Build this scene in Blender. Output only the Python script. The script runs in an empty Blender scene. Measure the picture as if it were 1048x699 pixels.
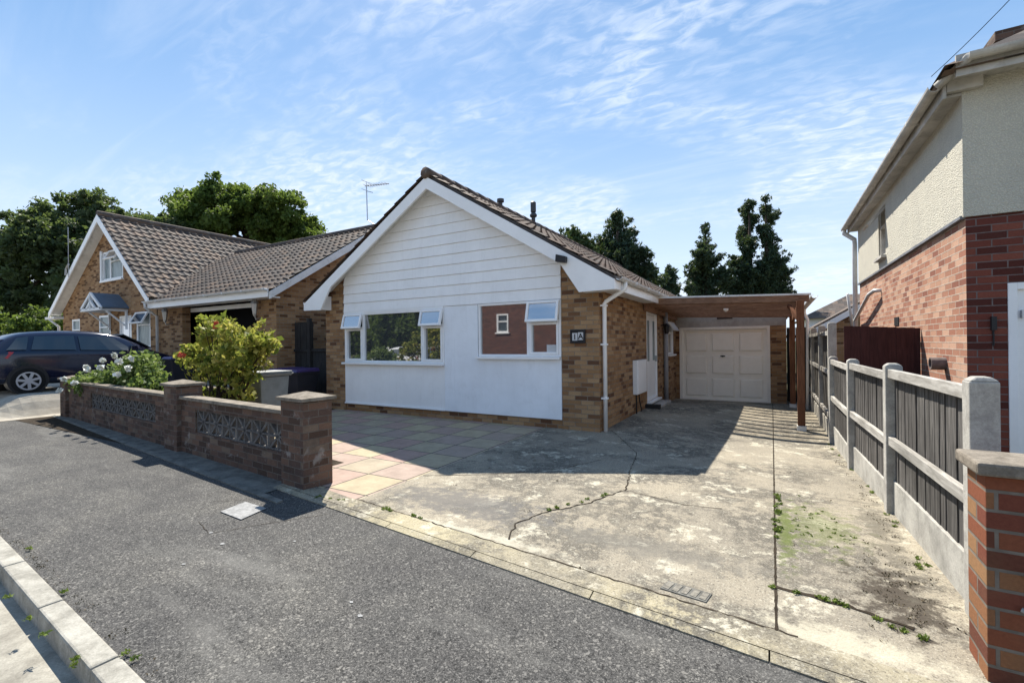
import bpy, bmesh, math, random
import numpy as np
from mathutils import Vector, Matrix
random.seed(7); RNG = np.random.default_rng(11)
S = bpy.context.scene
COL = S.collection
# ------------------------------------------------------------ camera, sky, sun, exposure
CAMH = 1.5
cd = bpy.data.cameras.new('camera'); cam = bpy.data.objects.new('camera', cd); COL.objects.link(cam)
cd.sensor_width = 36; cd.lens = 36*468/1048; cd.shift_y = 2/1048; cd.clip_start = .05; cd.clip_end = 3000
ROLL = math.atan(.0115)
cam.matrix_world = (Matrix.Translation((0, 0, CAMH)) @ Matrix.Rotation(math.radians(29.6), 4, 'Z')
                    @ Matrix.Rotation(math.radians(90), 4, 'X') @ Matrix.Rotation(-ROLL, 4, 'Z'))
S.camera = cam
SUN = Vector((-.53, .57, 1.0)).normalized()
el = math.asin(SUN.z); az = math.atan2(SUN.x, SUN.y)
w = bpy.data.worlds.new('World'); S.world = w; w.use_nodes = True
nt = w.node_tree; N = nt.nodes; L = nt.links; N.clear()
out = N.new('ShaderNodeOutputWorld'); bg = N.new('ShaderNodeBackground'); L.new(bg.outputs[0], out.inputs[0])
sky = N.new('ShaderNodeTexSky'); sky.sky_type = 'NISHITA'; sky.sun_disc = False
sky.sun_elevation = el; sky.sun_rotation = az; sky.air_density = 1.0; sky.dust_density = .6; sky.ozone_density = 2.2
bg.inputs[1].default_value = .12
def wn(t, **k):
    n = N.new(t)
    for a, b in k.items(): setattr(n, a, b)
    return n
tc = wn('ShaderNodeTexCoord'); sep = wn('ShaderNodeSeparateXYZ'); L.new(tc.outputs['Generated'], sep.inputs[0])
def wmath(op, a, b=None, clamp=False):
    n = wn('ShaderNodeMath', operation=op, use_clamp=clamp)
    for i, v in enumerate((a, b)):
        if v is None: continue
        if isinstance(v, (int, float)): n.inputs[i].default_value = v
        else: L.new(v, n.inputs[i])
    return n.outputs[0]
zc = wmath('ADD', wmath('MAXIMUM', sep.outputs[2], 0.0), .12)
cx_ = wmath('DIVIDE', sep.outputs[0], zc); cy_ = wmath('DIVIDE', sep.outputs[1], zc)
comb = wn('ShaderNodeCombineXYZ'); L.new(cx_, comb.inputs[0]); L.new(cy_, comb.inputs[1])
def cloud(scale, rot, sx, sy, detail, rough, dist, lo, hi, off=(0, 0, 0)):
    mp = wn('ShaderNodeMapping'); L.new(comb.outputs[0], mp.inputs[0])
    mp.inputs['Location'].default_value = off
    mp.inputs['Rotation'].default_value = (0, 0, math.radians(rot)); mp.inputs['Scale'].default_value = (sx, sy, 1)
    no = wn('ShaderNodeTexNoise'); L.new(mp.outputs[0], no.inputs[0])
    no.inputs['Scale'].default_value = scale; no.inputs['Detail'].default_value = detail
    no.inputs['Roughness'].default_value = rough; no.inputs['Distortion'].default_value = dist
    mr = wn('ShaderNodeMapRange'); mr.interpolation_type = 'SMOOTHSTEP'; L.new(no.outputs[0], mr.inputs[0])
    mr.inputs[1].default_value = lo; mr.inputs[2].default_value = hi
    return mr.outputs[0]
big = cloud(.55, -25, 1, 1.7, 5, .6, .6, .40, .68, (3.1, 1.2, 0))
rip = cloud(11, -22, 1, 2.1, 6, .56, .6, .36, .72)
wisp = cloud(1.5, -38, .32, 2.4, 8, .62, .7, .48, .82, (1.5, 4.2, 0))
veil = wmath('MULTIPLY', big, wmath('ADD', wmath('MULTIPLY', rip, .80), .16))
cl = wmath('ADD', wmath('MULTIPLY', veil, 1.0), wmath('MULTIPLY', wisp, .35), True)
hz = wn('ShaderNodeMapRange'); L.new(sep.outputs[2], hz.inputs[0]); hz.interpolation_type = 'SMOOTHSTEP'
hz.inputs[1].default_value = .58; hz.inputs[2].default_value = -.02; hz.inputs[3].default_value = 0; hz.inputs[4].default_value = .62
fac = wmath('ADD', wmath('MULTIPLY', cl, .85), hz.outputs[0], True)
grad = wn('ShaderNodeValToRGB'); L.new(sep.outputs[2], grad.inputs[0]); grad.color_ramp.elements[0].position = 0; grad.color_ramp.elements[0].color = (.60, .80, .96, 1)
grad.color_ramp.elements[1].position = .75; grad.color_ramp.elements[1].color = (.10, .29, .62, 1); e_ = grad.color_ramp.elements.new(.28); e_.color = (.25, .49, .84, 1)
gs = wn('ShaderNodeVectorMath', operation='SCALE'); L.new(grad.outputs[0], gs.inputs[0]); gs.inputs['Scale'].default_value = 4.25
tint = wn('ShaderNodeMix', data_type='RGBA'); tint.inputs[0].default_value = .82
L.new(sky.outputs[0], tint.inputs[6]); L.new(gs.outputs[0], tint.inputs[7])
mx = wn('ShaderNodeMix', data_type='RGBA'); L.new(fac, mx.inputs[0]); L.new(tint.outputs[2], mx.inputs[6])
mx.inputs[7].default_value = (3.75, 4.15, 4.75, 1)
L.new(mx.outputs[2], bg.inputs[0])
sd = bpy.data.lights.new('sun', 'SUN'); sd.energy = 4.8; sd.angle = math.radians(.5); sd.color = (1, .94, .84)
so = bpy.data.objects.new('sun', sd); COL.objects.link(so); so.rotation_euler = (-SUN).to_track_quat('-Z', 'Y').to_euler()
so.location = (-20, 20, 40)
S.view_settings.view_transform = 'Standard'; S.view_settings.look = 'None'
S.view_settings.exposure = 1.06; S.view_settings.gamma = 1; S.view_settings.use_curve_mapping = False
S.render.engine = 'CYCLES'; S.cycles.max_bounces = 8; S.cycles.transparent_max_bounces = 12

# ------------------------------------------------------------ materials
MATS = {}
class NM:
    def __init__(s, name, rough=.8, spec=.3):
        s.m = bpy.data.materials.new(name); s.m.use_nodes = True
        s.N = s.m.node_tree.nodes; s.L = s.m.node_tree.links
        s.b = s.N['Principled BSDF']; s.o = s.N['Material Output']
        s.b.inputs['Roughness'].default_value = rough; s.b.inputs['Specular IOR Level'].default_value = spec
        MATS[name] = s.m
    def n(s, t, **k):
        x = s.N.new(t)
        for a, b in k.items(): setattr(x, a, b)
        return x
    def put(s, sock, v):
        if isinstance(v, (int, float)): sock.default_value = v
        elif isinstance(v, tuple): sock.default_value = v if len(v) == 4 or sock.type == 'VECTOR' else (*v, 1)
        else: s.L.new(v, sock)
    def coord(s, kind='Object', scale=None, rot=0, off=None):
        t = s.n('ShaderNodeTexCoord').outputs[kind]
        if scale or rot or off:
            mp = s.n('ShaderNodeMapping'); s.L.new(t, mp.inputs[0])
            if scale: mp.inputs['Scale'].default_value = scale if isinstance(scale, tuple) else (scale,)*3
            if rot: mp.inputs['Rotation'].default_value = (0, 0, math.radians(rot))
            if off: mp.inputs['Location'].default_value = off
            t = mp.outputs[0]
        return t
    def noise(s, vec, scale, detail=4, rough=.55, dist=0):
        x = s.n('ShaderNodeTexNoise'); s.L.new(vec, x.inputs[0]); x.inputs['Scale'].default_value = scale
        x.inputs['Detail'].default_value = detail; x.inputs['Roughness'].default_value = rough; x.inputs['Distortion'].default_value = dist
        return x.outputs[0]
    def rng(s, v, a, b, c=0., d=1.):
        x = s.n('ShaderNodeMapRange'); x.interpolation_type = 'SMOOTHSTEP'; s.L.new(v, x.inputs[0])
        for i, q in enumerate((a, b, c, d)): x.inputs[i+1].default_value = q
        return x.outputs[0]
    def math(s, op, a, b=None, clamp=False):
        x = s.n('ShaderNodeMath', operation=op, use_clamp=clamp); s.put(x.inputs[0], a)
        if b is not None: s.put(x.inputs[1], b)
        return x.outputs[0]
    def mix(s, f, a, b, blend='MIX'):
        x = s.n('ShaderNodeMix', data_type='RGBA', blend_type=blend); s.put(x.inputs[0], f); s.put(x.inputs[6], a); s.put(x.inputs[7], b)
        return x.outputs[2]
    def ramp(s, v, stops, interp='LINEAR'):
        x = s.n('ShaderNodeValToRGB'); s.L.new(v, x.inputs[0]); r = x.color_ramp; r.interpolation = interp
        while len(r.elements) < len(stops): r.elements.new(.5)
        for e, (p, c) in zip(r.elements, stops): e.position = p; e.color = (*c, 1)
        return x.outputs[0]
    def bump(s, h, strength=.3, dist=.01):
        x = s.n('ShaderNodeBump'); s.L.new(h, x.inputs['Height']); x.inputs['Strength'].default_value = strength
        x.inputs['Distance'].default_value = dist; s.L.new(x.outputs[0], s.b.inputs['Normal'])
    def col(s, c): s.put(s.b.inputs['Base Color'], c)

def brick_mat(name, stops, mortar, bw=.225, bh=.075, ms=.0055, dirt=.35, dirtcol=(.05, .045, .04), bump=.6, white=0):
    k = NM(name, .9, .15); uv = k.coord('UV')
    b = k.n('ShaderNodeTexBrick'); k.L.new(uv, b.inputs[0])
    b.inputs['Color1'].default_value = (0, 0, 0, 1); b.inputs['Color2'].default_value = (1, 1, 1, 1); b.inputs['Mortar'].default_value = (.5, .5, .5, 1)
    b.inputs['Scale'].default_value = 1; b.inputs['Mortar Size'].default_value = ms; b.inputs['Mortar Smooth'].default_value = .25
    b.inputs['Brick Width'].default_value = bw; b.inputs['Row Height'].default_value = bh
    c = k.ramp(b.outputs[0], stops, 'CONSTANT')
    n1 = k.noise(uv, 55, 5, .7); c = k.mix(.35, c, k.ramp(n1, [(.3, (.45, .42, .4)), (.7, (1.25, 1.2, 1.15))]), 'MULTIPLY')
    n2 = k.noise(uv, 1.6, 6, .65); c = k.mix(k.rng(n2, .45, .72, 0, dirt), c, dirtcol)
    m = k.mix(k.rng(k.noise(uv, 9, 4), .3, .7), mortar, tuple(x*.65 for x in mortar))
    c = k.mix(b.outputs[1], c, m)
    if white:
        n3 = k.noise(uv, 4.5, 7, .72, .3); c = k.mix(k.rng(n3, .56, .70, 0, white), c, (.36, .34, .32))
    k.col(c)
    h = k.math('SUBTRACT', k.math('MULTIPLY', n1, .35), b.outputs[1]); k.bump(h, bump, .008)
    return k.m
buff = [(0, (.14, .072, .042)), (.09, (.31, .178, .088)), (.34, (.37, .225, .118)), (.55, (.28, .155, .076)), (.7, (.41, .262, .142)), (.93, (.20, .105, .055))]
brick_mat('buff_brick', buff, (.26, .22, .17), dirt=.2)
brick_mat('neighbour_brick', [(0, (.15, .075, .035)), (.2, (.37, .22, .11)), (.6, (.30, .165, .08)), (.85, (.42, .26, .14))], (.3, .25, .19), dirt=.2)
brick_mat('garden_brick', [(0, (.085, .055, .042)), (.25, (.14, .088, .066)), (.5, (.11, .072, .058)), (.7, (.17, .105, .076)), (.9, (.19, .14, .105))], (.16, .135, .115), dirt=.8, dirtcol=(.055, .045, .042), white=.55)
brick_mat('shaded_red_brick', [(0, (.09, .028, .022)), (.2, (.16, .048, .035)), (.45, (.22, .072, .05)), (.65, (.14, .042, .032)), (.85, (.19, .06, .042))], (.19, .15, .14), bh=.0765, bw=.235, ms=.006, dirt=.15)  # dark red facing brick, with the front's shade also put into the colour
brick_mat('opposite_brick', [(0, (.10, .045, .035)), (.5, (.16, .07, .05)), (.8, (.13, .06, .045))], (.20, .16, .14), dirt=.2)
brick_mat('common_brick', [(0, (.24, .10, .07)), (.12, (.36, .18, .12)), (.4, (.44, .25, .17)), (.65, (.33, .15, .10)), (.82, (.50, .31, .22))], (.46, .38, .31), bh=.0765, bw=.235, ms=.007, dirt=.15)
brick_mat('orange_brick', [(0, (.12, .045, .03)), (.25, (.20, .07, .038)), (.5, (.23, .11, .055)), (.72, (.16, .052, .034)), (.9, (.27, .15, .075))], (.20, .17, .14), ms=.008, bh=.084, bw=.25, dirt=.25, dirtcol=(.2, .13, .07))

def flat(name, c, rough=.5, spec=.4, nz=.12, sc=3, bump=0, dirt=None, metal=0):
    k = NM(name, rough, spec); v = k.coord()
    n = k.noise(v, sc, 6, .65)
    cc = k.mix(k.rng(n, .3, .7), tuple(x*(1-nz) for x in c), tuple(min(1, x*(1+nz*.6)) for x in c))
    if dirt: cc = k.mix(k.rng(k.noise(v, sc*2.7, 8, .75, .4), .5, .74, 0, dirt[1]), cc, dirt[0])
    if name in ('white_cladding', 'white_render', 'garage_frame', 'pebbledash'): cc = k.mix(k.rng(k.noise(k.coord('Object', (9, 9, .55)), 2.2, 6, .7), .5, .72, 0, .30), cc, tuple(x*.80 for x in c))
    k.col(cc); k.b.inputs['Metallic'].default_value = metal
    if bump: k.bump(k.noise(v, bump[0], 5, .7), bump[1], bump[2])
    return k.m
flat('white_upvc', (.88, .88, .88), .3, .5, .05, 2)
flat('white_cladding', (.89, .89, .89), .42, .4, .05, 1.3, dirt=((.66, .64, .6), .22))
flat('white_render', (.85, .88, .92), .7, .3, .06, 1.5, (60, .25, .004), dirt=((.6, .6, .6), .3))
flat('fascia_dirty', (.72, .72, .70), .5, .35, .1, 2, dirt=((.30, .29, .25), .55))
flat('cream_door', (.90, .86, .78), .45, .4, .05, 2)
flat('garage_frame', (.86, .82, .75), .5, .35, .06, 3)
flat('black', (.015, .015, .017), .5, .4)
flat('dark_interior', (.012, .012, .014), .9, .1)
flat('grey_plastic', (.30, .30, .32), .45, .4)
flat('lead', (.16, .17, .19), .6, .4, .3, 6)
flat('flue_metal', (.05, .05, .055), .5, .4)
flat('steel', (.45, .46, .48), .35, .5, .1, 5, metal=.9)
flat('blue_grey_sheet', (.10, .14, .19), .6, .3)
flat('bin_black', (.02, .022, .03), .45, .4)
flat('bin_purple', (.05, .032, .12), .4, .4)
flat('bin_grey', (.25, .26, .25), .6, .3, .15, 4, dirt=((.2, .2, .18), .5))
flat('car_paint', (.010, .014, .035), .12, .7, .02)
flat('car_paint_white', (.75, .76, .78), .15, .6, .02)
flat('tyre', (.014, .014, .014), .85, .2)
flat('rim', (.50, .51, .54), .35, .5, .05, metal=.4)
flat('tail_red', (.35, .008, .012), .15, .6)
flat('flashing', (.11, .10, .10), .7, .2, .3, 6)
flat('terracotta_pipe', (.16, .13, .12), .7, .2, .3, 14)
flat('rust', (.21, .195, .165), .9, .1, .4, 40, (60, .6, .004)); flat('soil', (.045, .035, .025), .95, .1, .4, 5, (25, .8, .03))
flat('bark', (.06, .045, .035), .95, .1, .4, 8, (18, .8, .03))
flat('wire', (.02, .02, .02), .6, .2)
flat('paint_white', (.29, .29, .285), .9, .1, .3, 25, (90, .6, .004), dirt=((.14, .14, .14), .9))
flat('pipe_white', (.62, .62, .61), .45, .4, .12, 6, dirt=((.3, .3, .28), .4))
flat('white_petal', (.82, .82, .76), .7, .2, .05)
flat('red_petal', (.55, .10, .06), .7, .2, .1)
flat('paper', (.6, .6, .6), .8, .2)
flat('curtain', (.35, .36, .37), .9, .1, .2, 2)
flat('porch_paint', (.72, .74, .76), .45, .4, .05)
flat('soffit_old', (.46, .44, .40), .7, .2, .25, 3, dirt=((.22, .2, .17), .7))
flat('moss_green', (.10, .14, .03), .95, .1, .4, 30)

def wood(name, c1, c2, sx=(14, 14, 1.2), rough=.85, bump=.4):
    k = NM(name, rough, .15); v = k.coord('Object', sx)
    n = k.noise(v, 3, 6, .65, .4); n2 = k.noise(k.coord(), 1.3, 4)
    c = k.mix(k.rng(n, .28, .72), c1, c2); c = k.mix(k.rng(n2, .35, .7, 0, .45), c, tuple(x*.55 for x in c1))
    k.col(c); k.bump(n, bump, .006); return k.m
wood('fence_boards', (.035, .033, .031), (.17, .16, .15), (22, 22, 1.2))
wood('fence_boards_old', (.07, .066, .06), (.18, .17, .155))
wood('fence_rail', (.25, .235, .21), (.50, .48, .44), (9, 1.0, 9))
wood('maroon_boards', (.045, .017, .016), (.082, .032, .029), (10, 10, .8), .7)
wood('gate_boards', (.028, .028, .030), (.06, .058, .055))
wood('carport_wood', (.20, .11, .07), (.33, .20, .13), (3, 14, 14))
wood('post_wood', (.14, .06, .033), (.24, .11, .06), (14, 14, 1.2))

def concrete(name, c, dark, light, sc=2.2, b=.5):
    k = NM(name, .95, .12); v = k.coord()
    a = k.noise(v, sc, 10, .76, .25); c1 = k.mix(k.rng(a, .32, .68), dark, light)
    f = k.noise(v, 90, 3, .8); c1 = k.mix(.5, c1, k.ramp(f, [(.3, (.5, .5, .5)), (.65, (1.3, 1.3, 1.3))]), 'MULTIPLY')
    k.col(k.mix(.35, c1, c)); k.bump(k.math('ADD', f, a), b, .005); return k.m
concrete('post_concrete', (.42, .405, .37), (.20, .19, .175), (.52, .50, .45), 6)
concrete('gravel_board', (.38, .37, .34), (.20, .19, .17), (.50, .48, .43), 4)
concrete('coping_stone', (.215, .185, .15), (.085, .075, .06), (.32, .28, .23), 7)
concrete('kerb_concrete', (.32, .31, .27), (.14, .13, .11), (.44, .42, .37), 5)
concrete('screen_block', (.13, .125, .12), (.075, .07, .07), (.20, .19, .18), 8)
concrete('road_concrete', (.29, .27, .23), (.13, .12, .10), (.42, .40, .34), 4)
concrete('neighbour_drive', (.40, .36, .30), (.26, .235, .19), (.46, .42, .35), 3)
concrete('lintel', (.42, .39, .36), (.30, .27, .25), (.50, .48, .44), 3)

# asphalt pavement
k = NM('asphalt', .9, .2); v = k.coord()
def cells(k, v, sc):
    vo = k.n('ShaderNodeTexVoronoi'); k.L.new(v, vo.inputs[0]); vo.inputs['Scale'].default_value = sc
    sp_ = k.n('ShaderNodeSeparateColor'); k.L.new(vo.outputs['Color'], sp_.inputs[0]); return sp_.outputs[0], vo.outputs['Distance']
a1, d1 = cells(k, v, 185); a2, d2 = cells(k, v, 85); g3 = k.noise(v, .9, 6, .6, .3); g4 = k.noise(v, 5, 5, .6)
c = k.ramp(a1, [(0, (.026, .026, .026)), (.45, (.061, .060, .058)), (.8, (.093, .090, .086)), (1, (.17, .165, .155))])
c = k.mix(k.rng(a2, .92, .97, 0, .5), c, (.26, .25, .23)); c = k.mix(k.rng(a2, .03, .08, .7, 0), c, (.012, .012, .012))
c = k.mix(.9, c, k.ramp(g3, [(.28, (.74, .74, .76)), (.5, (.98, .98, .98)), (.72, (1.35, 1.33, 1.27))]), 'MULTIPLY')
c = k.mix(.7, c, k.ramp(g4, [(.3, (.8, .8, .8)), (.7, (1.22, 1.2, 1.16))]), 'MULTIPLY')
g5 = k.noise(k.coord('Object', (1, 4, 1)), .5, 5, .6); c = k.mix(k.rng(g5, .52, .68, 0, .35), c, (.19, .185, .17))
k.col(c); k.bump(a1, .35, .004)

# weathered driveway concrete
def drive_mat(name, moss=True, warm=1.0):
    k = NM(name, .95, .1); v = k.coord()
    a = k.noise(v, .75, 9, .68, .35); b = k.noise(v, 2.6, 10, .74, .3); s = k.noise(v, 75, 3, .85); m = k.noise(v, 12, 7, .75)
    bro = k.noise(v, .45, 4, .6); s2 = k.noise(v, 38, 4, .8)
    base = k.mix(k.rng(bro, .35, .65), (.335*warm, .295*warm, .225), (.25, .225, .18))
    dk = k.math('MULTIPLY', k.rng(a, .43, .56), k.rng(k.math('ADD', k.math('MULTIPLY', b, .55), k.math('MULTIPLY', m, .45)), .43, .51))
    c = k.mix(k.math('MULTIPLY', dk, .9), base, (.115, .105, .088))
    pale = k.math('MULTIPLY', k.rng(b, .52, .62), k.rng(m, .42, .54)); c = k.mix(k.math('MULTIPLY', pale, .85), c, (.54, .50, .395))
    grit = k.rng(s, .34, .44, 1, 0); c = k.mix(k.math('MULTIPLY', grit, .85), c, (.055, .05, .045))
    spt = k.math('MULTIPLY', k.rng(s2, .36, .44, 1, 0), k.rng(b, .40, .55, 1, .25)); c = k.mix(k.math('MULTIPLY', spt, .65), c, (.09, .083, .072))
    grit2 = k.rng(s, .56, .66); c = k.mix(k.math('MULTIPLY', grit2, .6), c, (.52, .49, .41))
    def blob(x, y, rx, ry, col, amt, c, nz=.5):
        vv = k.coord('Object', (1/rx, 1/ry, 0), 0, (-x/rx, -y/ry, 0))
        ln = k.n('ShaderNodeVectorMath', operation='LENGTH'); k.L.new(vv, ln.inputs[0])
        d = k.math('ADD', ln.outputs['Value'], k.math('MULTIPLY', k.math('SUBTRACT', k.noise(v, 9, 8, .75), .5), 3.2*nz*2))
        return k.mix(k.rng(d, .35, 1.0, amt, 0), c, col)
    if moss:
        c = blob(.32, 4.4, .30, .6, (.13, .155, .05), .5, c, .8)
        c = blob(.08, 4.2, .07, .9, (.10, .13, .03), .7, c, .7)
        c = blob(.62, 3.35, .26, .45, (.06, .05, .04), .9, c, .8)
        c = blob(.72, 4.6, .12, 1.2, (.11, .10, .08), .6, c, .8)
        c = blob(-.9, 3.35, 1.0, .22, (.16, .15, .13), .6, c)
        c = blob(-2.5, 3.5, 1.1, .4, (.13, .125, .12), .75, c)
        c = blob(-2.2, 2.95, 1.0, .12, (.54, .51, .41), .5, c)
        c = blob(.3, 2.75, .5, .15, (.52, .48, .37), .6, c)
    k.col(c); k.bump(k.math('ADD', k.math('MULTIPLY', s, .6), k.math('ADD', m, b)), .75, .012); return k.m
drive_mat('drive_concrete'); concrete('verge_asphalt', (.13, .13, .12), (.07, .068, .06), (.26, .25, .22), 4); drive_mat('apron_concrete', False, 1.15)

# coloured flags
k = NM('patio_flags', .9, .15); v = k.coord('Object', None, 0, (.16, .14, 0))
fl = k.n('ShaderNodeVectorMath', operation='SCALE'); k.L.new(v, fl.inputs[0]); fl.inputs['Scale'].default_value = 1/.56
fr = k.n('ShaderNodeVectorMath', operation='FRACTION'); k.L.new(fl.outputs[0], fr.inputs[0])
fo = k.n('ShaderNodeVectorMath', operation='FLOOR'); k.L.new(fl.outputs[0], fo.inputs[0])
sx = k.n('ShaderNodeSeparateXYZ'); k.L.new(fr.outputs[0], sx.inputs[0]); sf = k.n('ShaderNodeSeparateXYZ'); k.L.new(fo.outputs[0], sf.inputs[0])
par = k.math('MODULO', k.math('ADD', k.math('ADD', sf.outputs[0], sf.outputs[1]), 100), 2)
wnn = k.n('ShaderNodeTexWhiteNoise'); wnn.noise_dimensions = '2D'; k.L.new(fo.outputs[0], wnn.inputs[0])
c = k.mix(k.rng(k.math('ADD', k.math('MULTIPLY', par, .55), k.math('MULTIPLY', wnn.outputs[0], .5)), .40, .65), (.38, .265, .22), (.41, .345, .225)); c = k.mix(k.rng(wnn.outputs[0], 0, 1, 0, .6), c, (.33, .285, .235))
c = k.mix(.6, c, k.ramp(k.noise(v, 4, 10, .78), [(.3, (.55, .55, .55)), (.7, (1.25, 1.25, 1.25))]), 'MULTIPLY')
e1 = k.math('MINIMUM', sx.outputs[0], k.math('SUBTRACT', 1, sx.outputs[0])); e2 = k.math('MINIMUM', sx.outputs[1], k.math('SUBTRACT', 1, sx.outputs[1]))
ed = k.rng(k.math('ADD', k.math('MINIMUM', e1, e2), k.math('MULTIPLY', k.math('SUBTRACT', k.noise(v, 14, 4), .5), .02)), .008, .022, 1, 0)
c = k.mix(ed, c, (.07, .065, .055)); k.col(c); k.bump(k.math('ADD', k.math('MULTIPLY', ed, -2), k.noise(v, 70, 3, .7)), .4, .006)

# base ground
k = NM('base_ground', .95, .1); v = k.coord(); k.col(k.mix(k.rng(k.noise(v, .3, 8, .7), .35, .65), (.07, .085, .035), (.16, .14, .10)))

def tile_mat(name, stops, tw, th):
    k = NM(name, .85, .2); uv = k.coord('UV', (1/tw, 1/th, 1))
    fo = k.n('ShaderNodeVectorMath', operation='FLOOR'); k.L.new(uv, fo.inputs[0])
    wn_ = k.n('ShaderNodeTexWhiteNoise'); wn_.noise_dimensions = '2D'; k.L.new(fo.outputs[0], wn_.inputs[0])
    c = k.ramp(wn_.outputs[0], stops); v = k.coord()
    c = k.mix(.6, c, k.ramp(k.noise(v, 9, 7, .75), [(.3, (.6, .6, .6)), (.7, (1.35, 1.3, 1.25))]), 'MULTIPLY')
    c = k.mix(k.rng(k.noise(v, 3.5, 8, .8), .54, .64, 0, .55), c, (.21, .20, .17))
    k.col(c); k.bump(k.noise(v, 60, 4, .7), .4, .005); return k.m
tile_mat('brown_tiles', [(0, (.085, .06, .05)), (.5, (.13, .09, .07)), (1, (.10, .085, .075))], .3, .345)
tile_mat('grey_tiles', [(0, (.065, .056, .052)), (.5, (.11, .09, .08)), (.8, (.17, .12, .09)), (1, (.09, .08, .075))], .25, .29)

def glass_mat(name, fac, dark=(.02, .025, .03), rough=.02, tintc=(1, 1, 1)):
    k = NM(name, .5); d = k.b; k.col(dark)
    gl = k.n('ShaderNodeBsdfGlossy'); gl.inputs['Roughness'].default_value = rough; gl.inputs['Color'].default_value = (*tintc, 1)
    lw = k.n('ShaderNodeFresnel'); lw.inputs['IOR'].default_value = 1.5
    f = k.math('ADD', lw.outputs[0], fac, True)
    mxs = k.n('ShaderNodeMixShader'); k.L.new(f, mxs.inputs[0]); k.L.new(d.outputs[0], mxs.inputs[1]); k.L.new(gl.outputs[0], mxs.inputs[2])
    k.L.new(mxs.outputs[0], k.o.inputs[0]); return k.m
glass_mat('window_glass', .26, (.03, .035, .042)); glass_mat('vent_glass', .42, (.03, .05, .09))
glass_mat('car_glass', .02, (.02, .035, .045)); flat('screen_dark', (.012, .016, .02), .3, .15)
k = NM('net_curtain_glass', .3, .8); v = k.coord(); k.col(k.mix(k.rng(k.noise(k.coord('Object', (12, 12, 1)), 3, 3), .4, .6), (.10, .14, .15), (.22, .28, .28)))
# translucent carport sheet
k = NM('carport_sheet', .5, .3); k.col((.42, .33, .26)); tr = k.n('ShaderNodeBsdfTransparent'); tr.inputs[0].default_value = (.95, .93, .9, 1)
mxs = k.n('ShaderNodeMixShader'); mxs.inputs[0].default_value = .82; k.L.new(k.b.outputs[0], mxs.inputs[1]); k.L.new(tr.outputs[0], mxs.inputs[2]); k.L.new(mxs.outputs[0], k.o.inputs[0])
# pebbledash
k = NM('pebbledash', .95, .1); v = k.coord()
vo = k.n('ShaderNodeTexVoronoi'); k.L.new(v, vo.inputs[0]); vo.inputs['Scale'].default_value = 65
c = k.mix(k.rng(vo.outputs['Distance'], .15, .6), (.62, .59, .49), (.50, .475, .40)); c = k.mix(k.rng(k.noise(v, 2, 7, .7), .4, .7, 0, .4), c, (.40, .385, .34))
k.col(c); k.bump(k.math('ADD', k.math('MULTIPLY', vo.outputs['Distance'], -1), k.noise(v, 20, 3)), .8, .012)

def leaf_mat(name, stops, trans=.35):
    k = NM(name, .6, .25); at = k.n('ShaderNodeAttribute'); at.attribute_name = 'rnd'
    c = k.ramp(at.outputs['Fac'], stops); k.col(c)
    t = k.n('ShaderNodeBsdfTranslucent'); k.L.new(k.mix(.5, c, (.16, .22, .03)), t.inputs[0])
    mxs = k.n('ShaderNodeMixShader'); mxs.inputs[0].default_value = trans; k.L.new(k.b.outputs[0], mxs.inputs[1]); k.L.new(t.outputs[0], mxs.inputs[2])
    k.L.new(mxs.outputs[0], k.o.inputs[0]); return k.m
leaf_mat('leaf_dark', [(0, (.045, .07, .035)), (.6, (.08, .115, .055)), (1, (.14, .17, .085))], .42)
leaf_mat('leaf_green', [(0, (.05, .08, .02)), (.6, (.095, .15, .035)), (1, (.17, .23, .06))], .5)
leaf_mat('leaf_conifer', [(0, (.02, .042, .028)), (.6, (.04, .07, .04)), (1, (.075, .105, .05))], .2)
leaf_mat('leaf_conifer_light', [(0, (.03, .055, .022)), (.6, (.06, .10, .035)), (1, (.09, .13, .045))], .15)
leaf_mat('leaf_rose', [(0, (.06, .09, .02)), (.35, (.20, .23, .04)), (.7, (.46, .42, .09)), (.93, (.62, .50, .14)), (1, (.36, .10, .06))], .5)
leaf_mat('leaf_rose_green', [(0, (.04, .08, .025)), (.6, (.16, .23, .07)), (1, (.36, .42, .14))], .45)
leaf_mat('dead_leaf', [(0, (.03, .022, .015)), (.7, (.10, .075, .045)), (1, (.24, .19, .11))], .05)
leaf_mat('leaf_weed', [(0, (.07, .12, .02)), (1, (.20, .26, .05))], .3)

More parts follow.
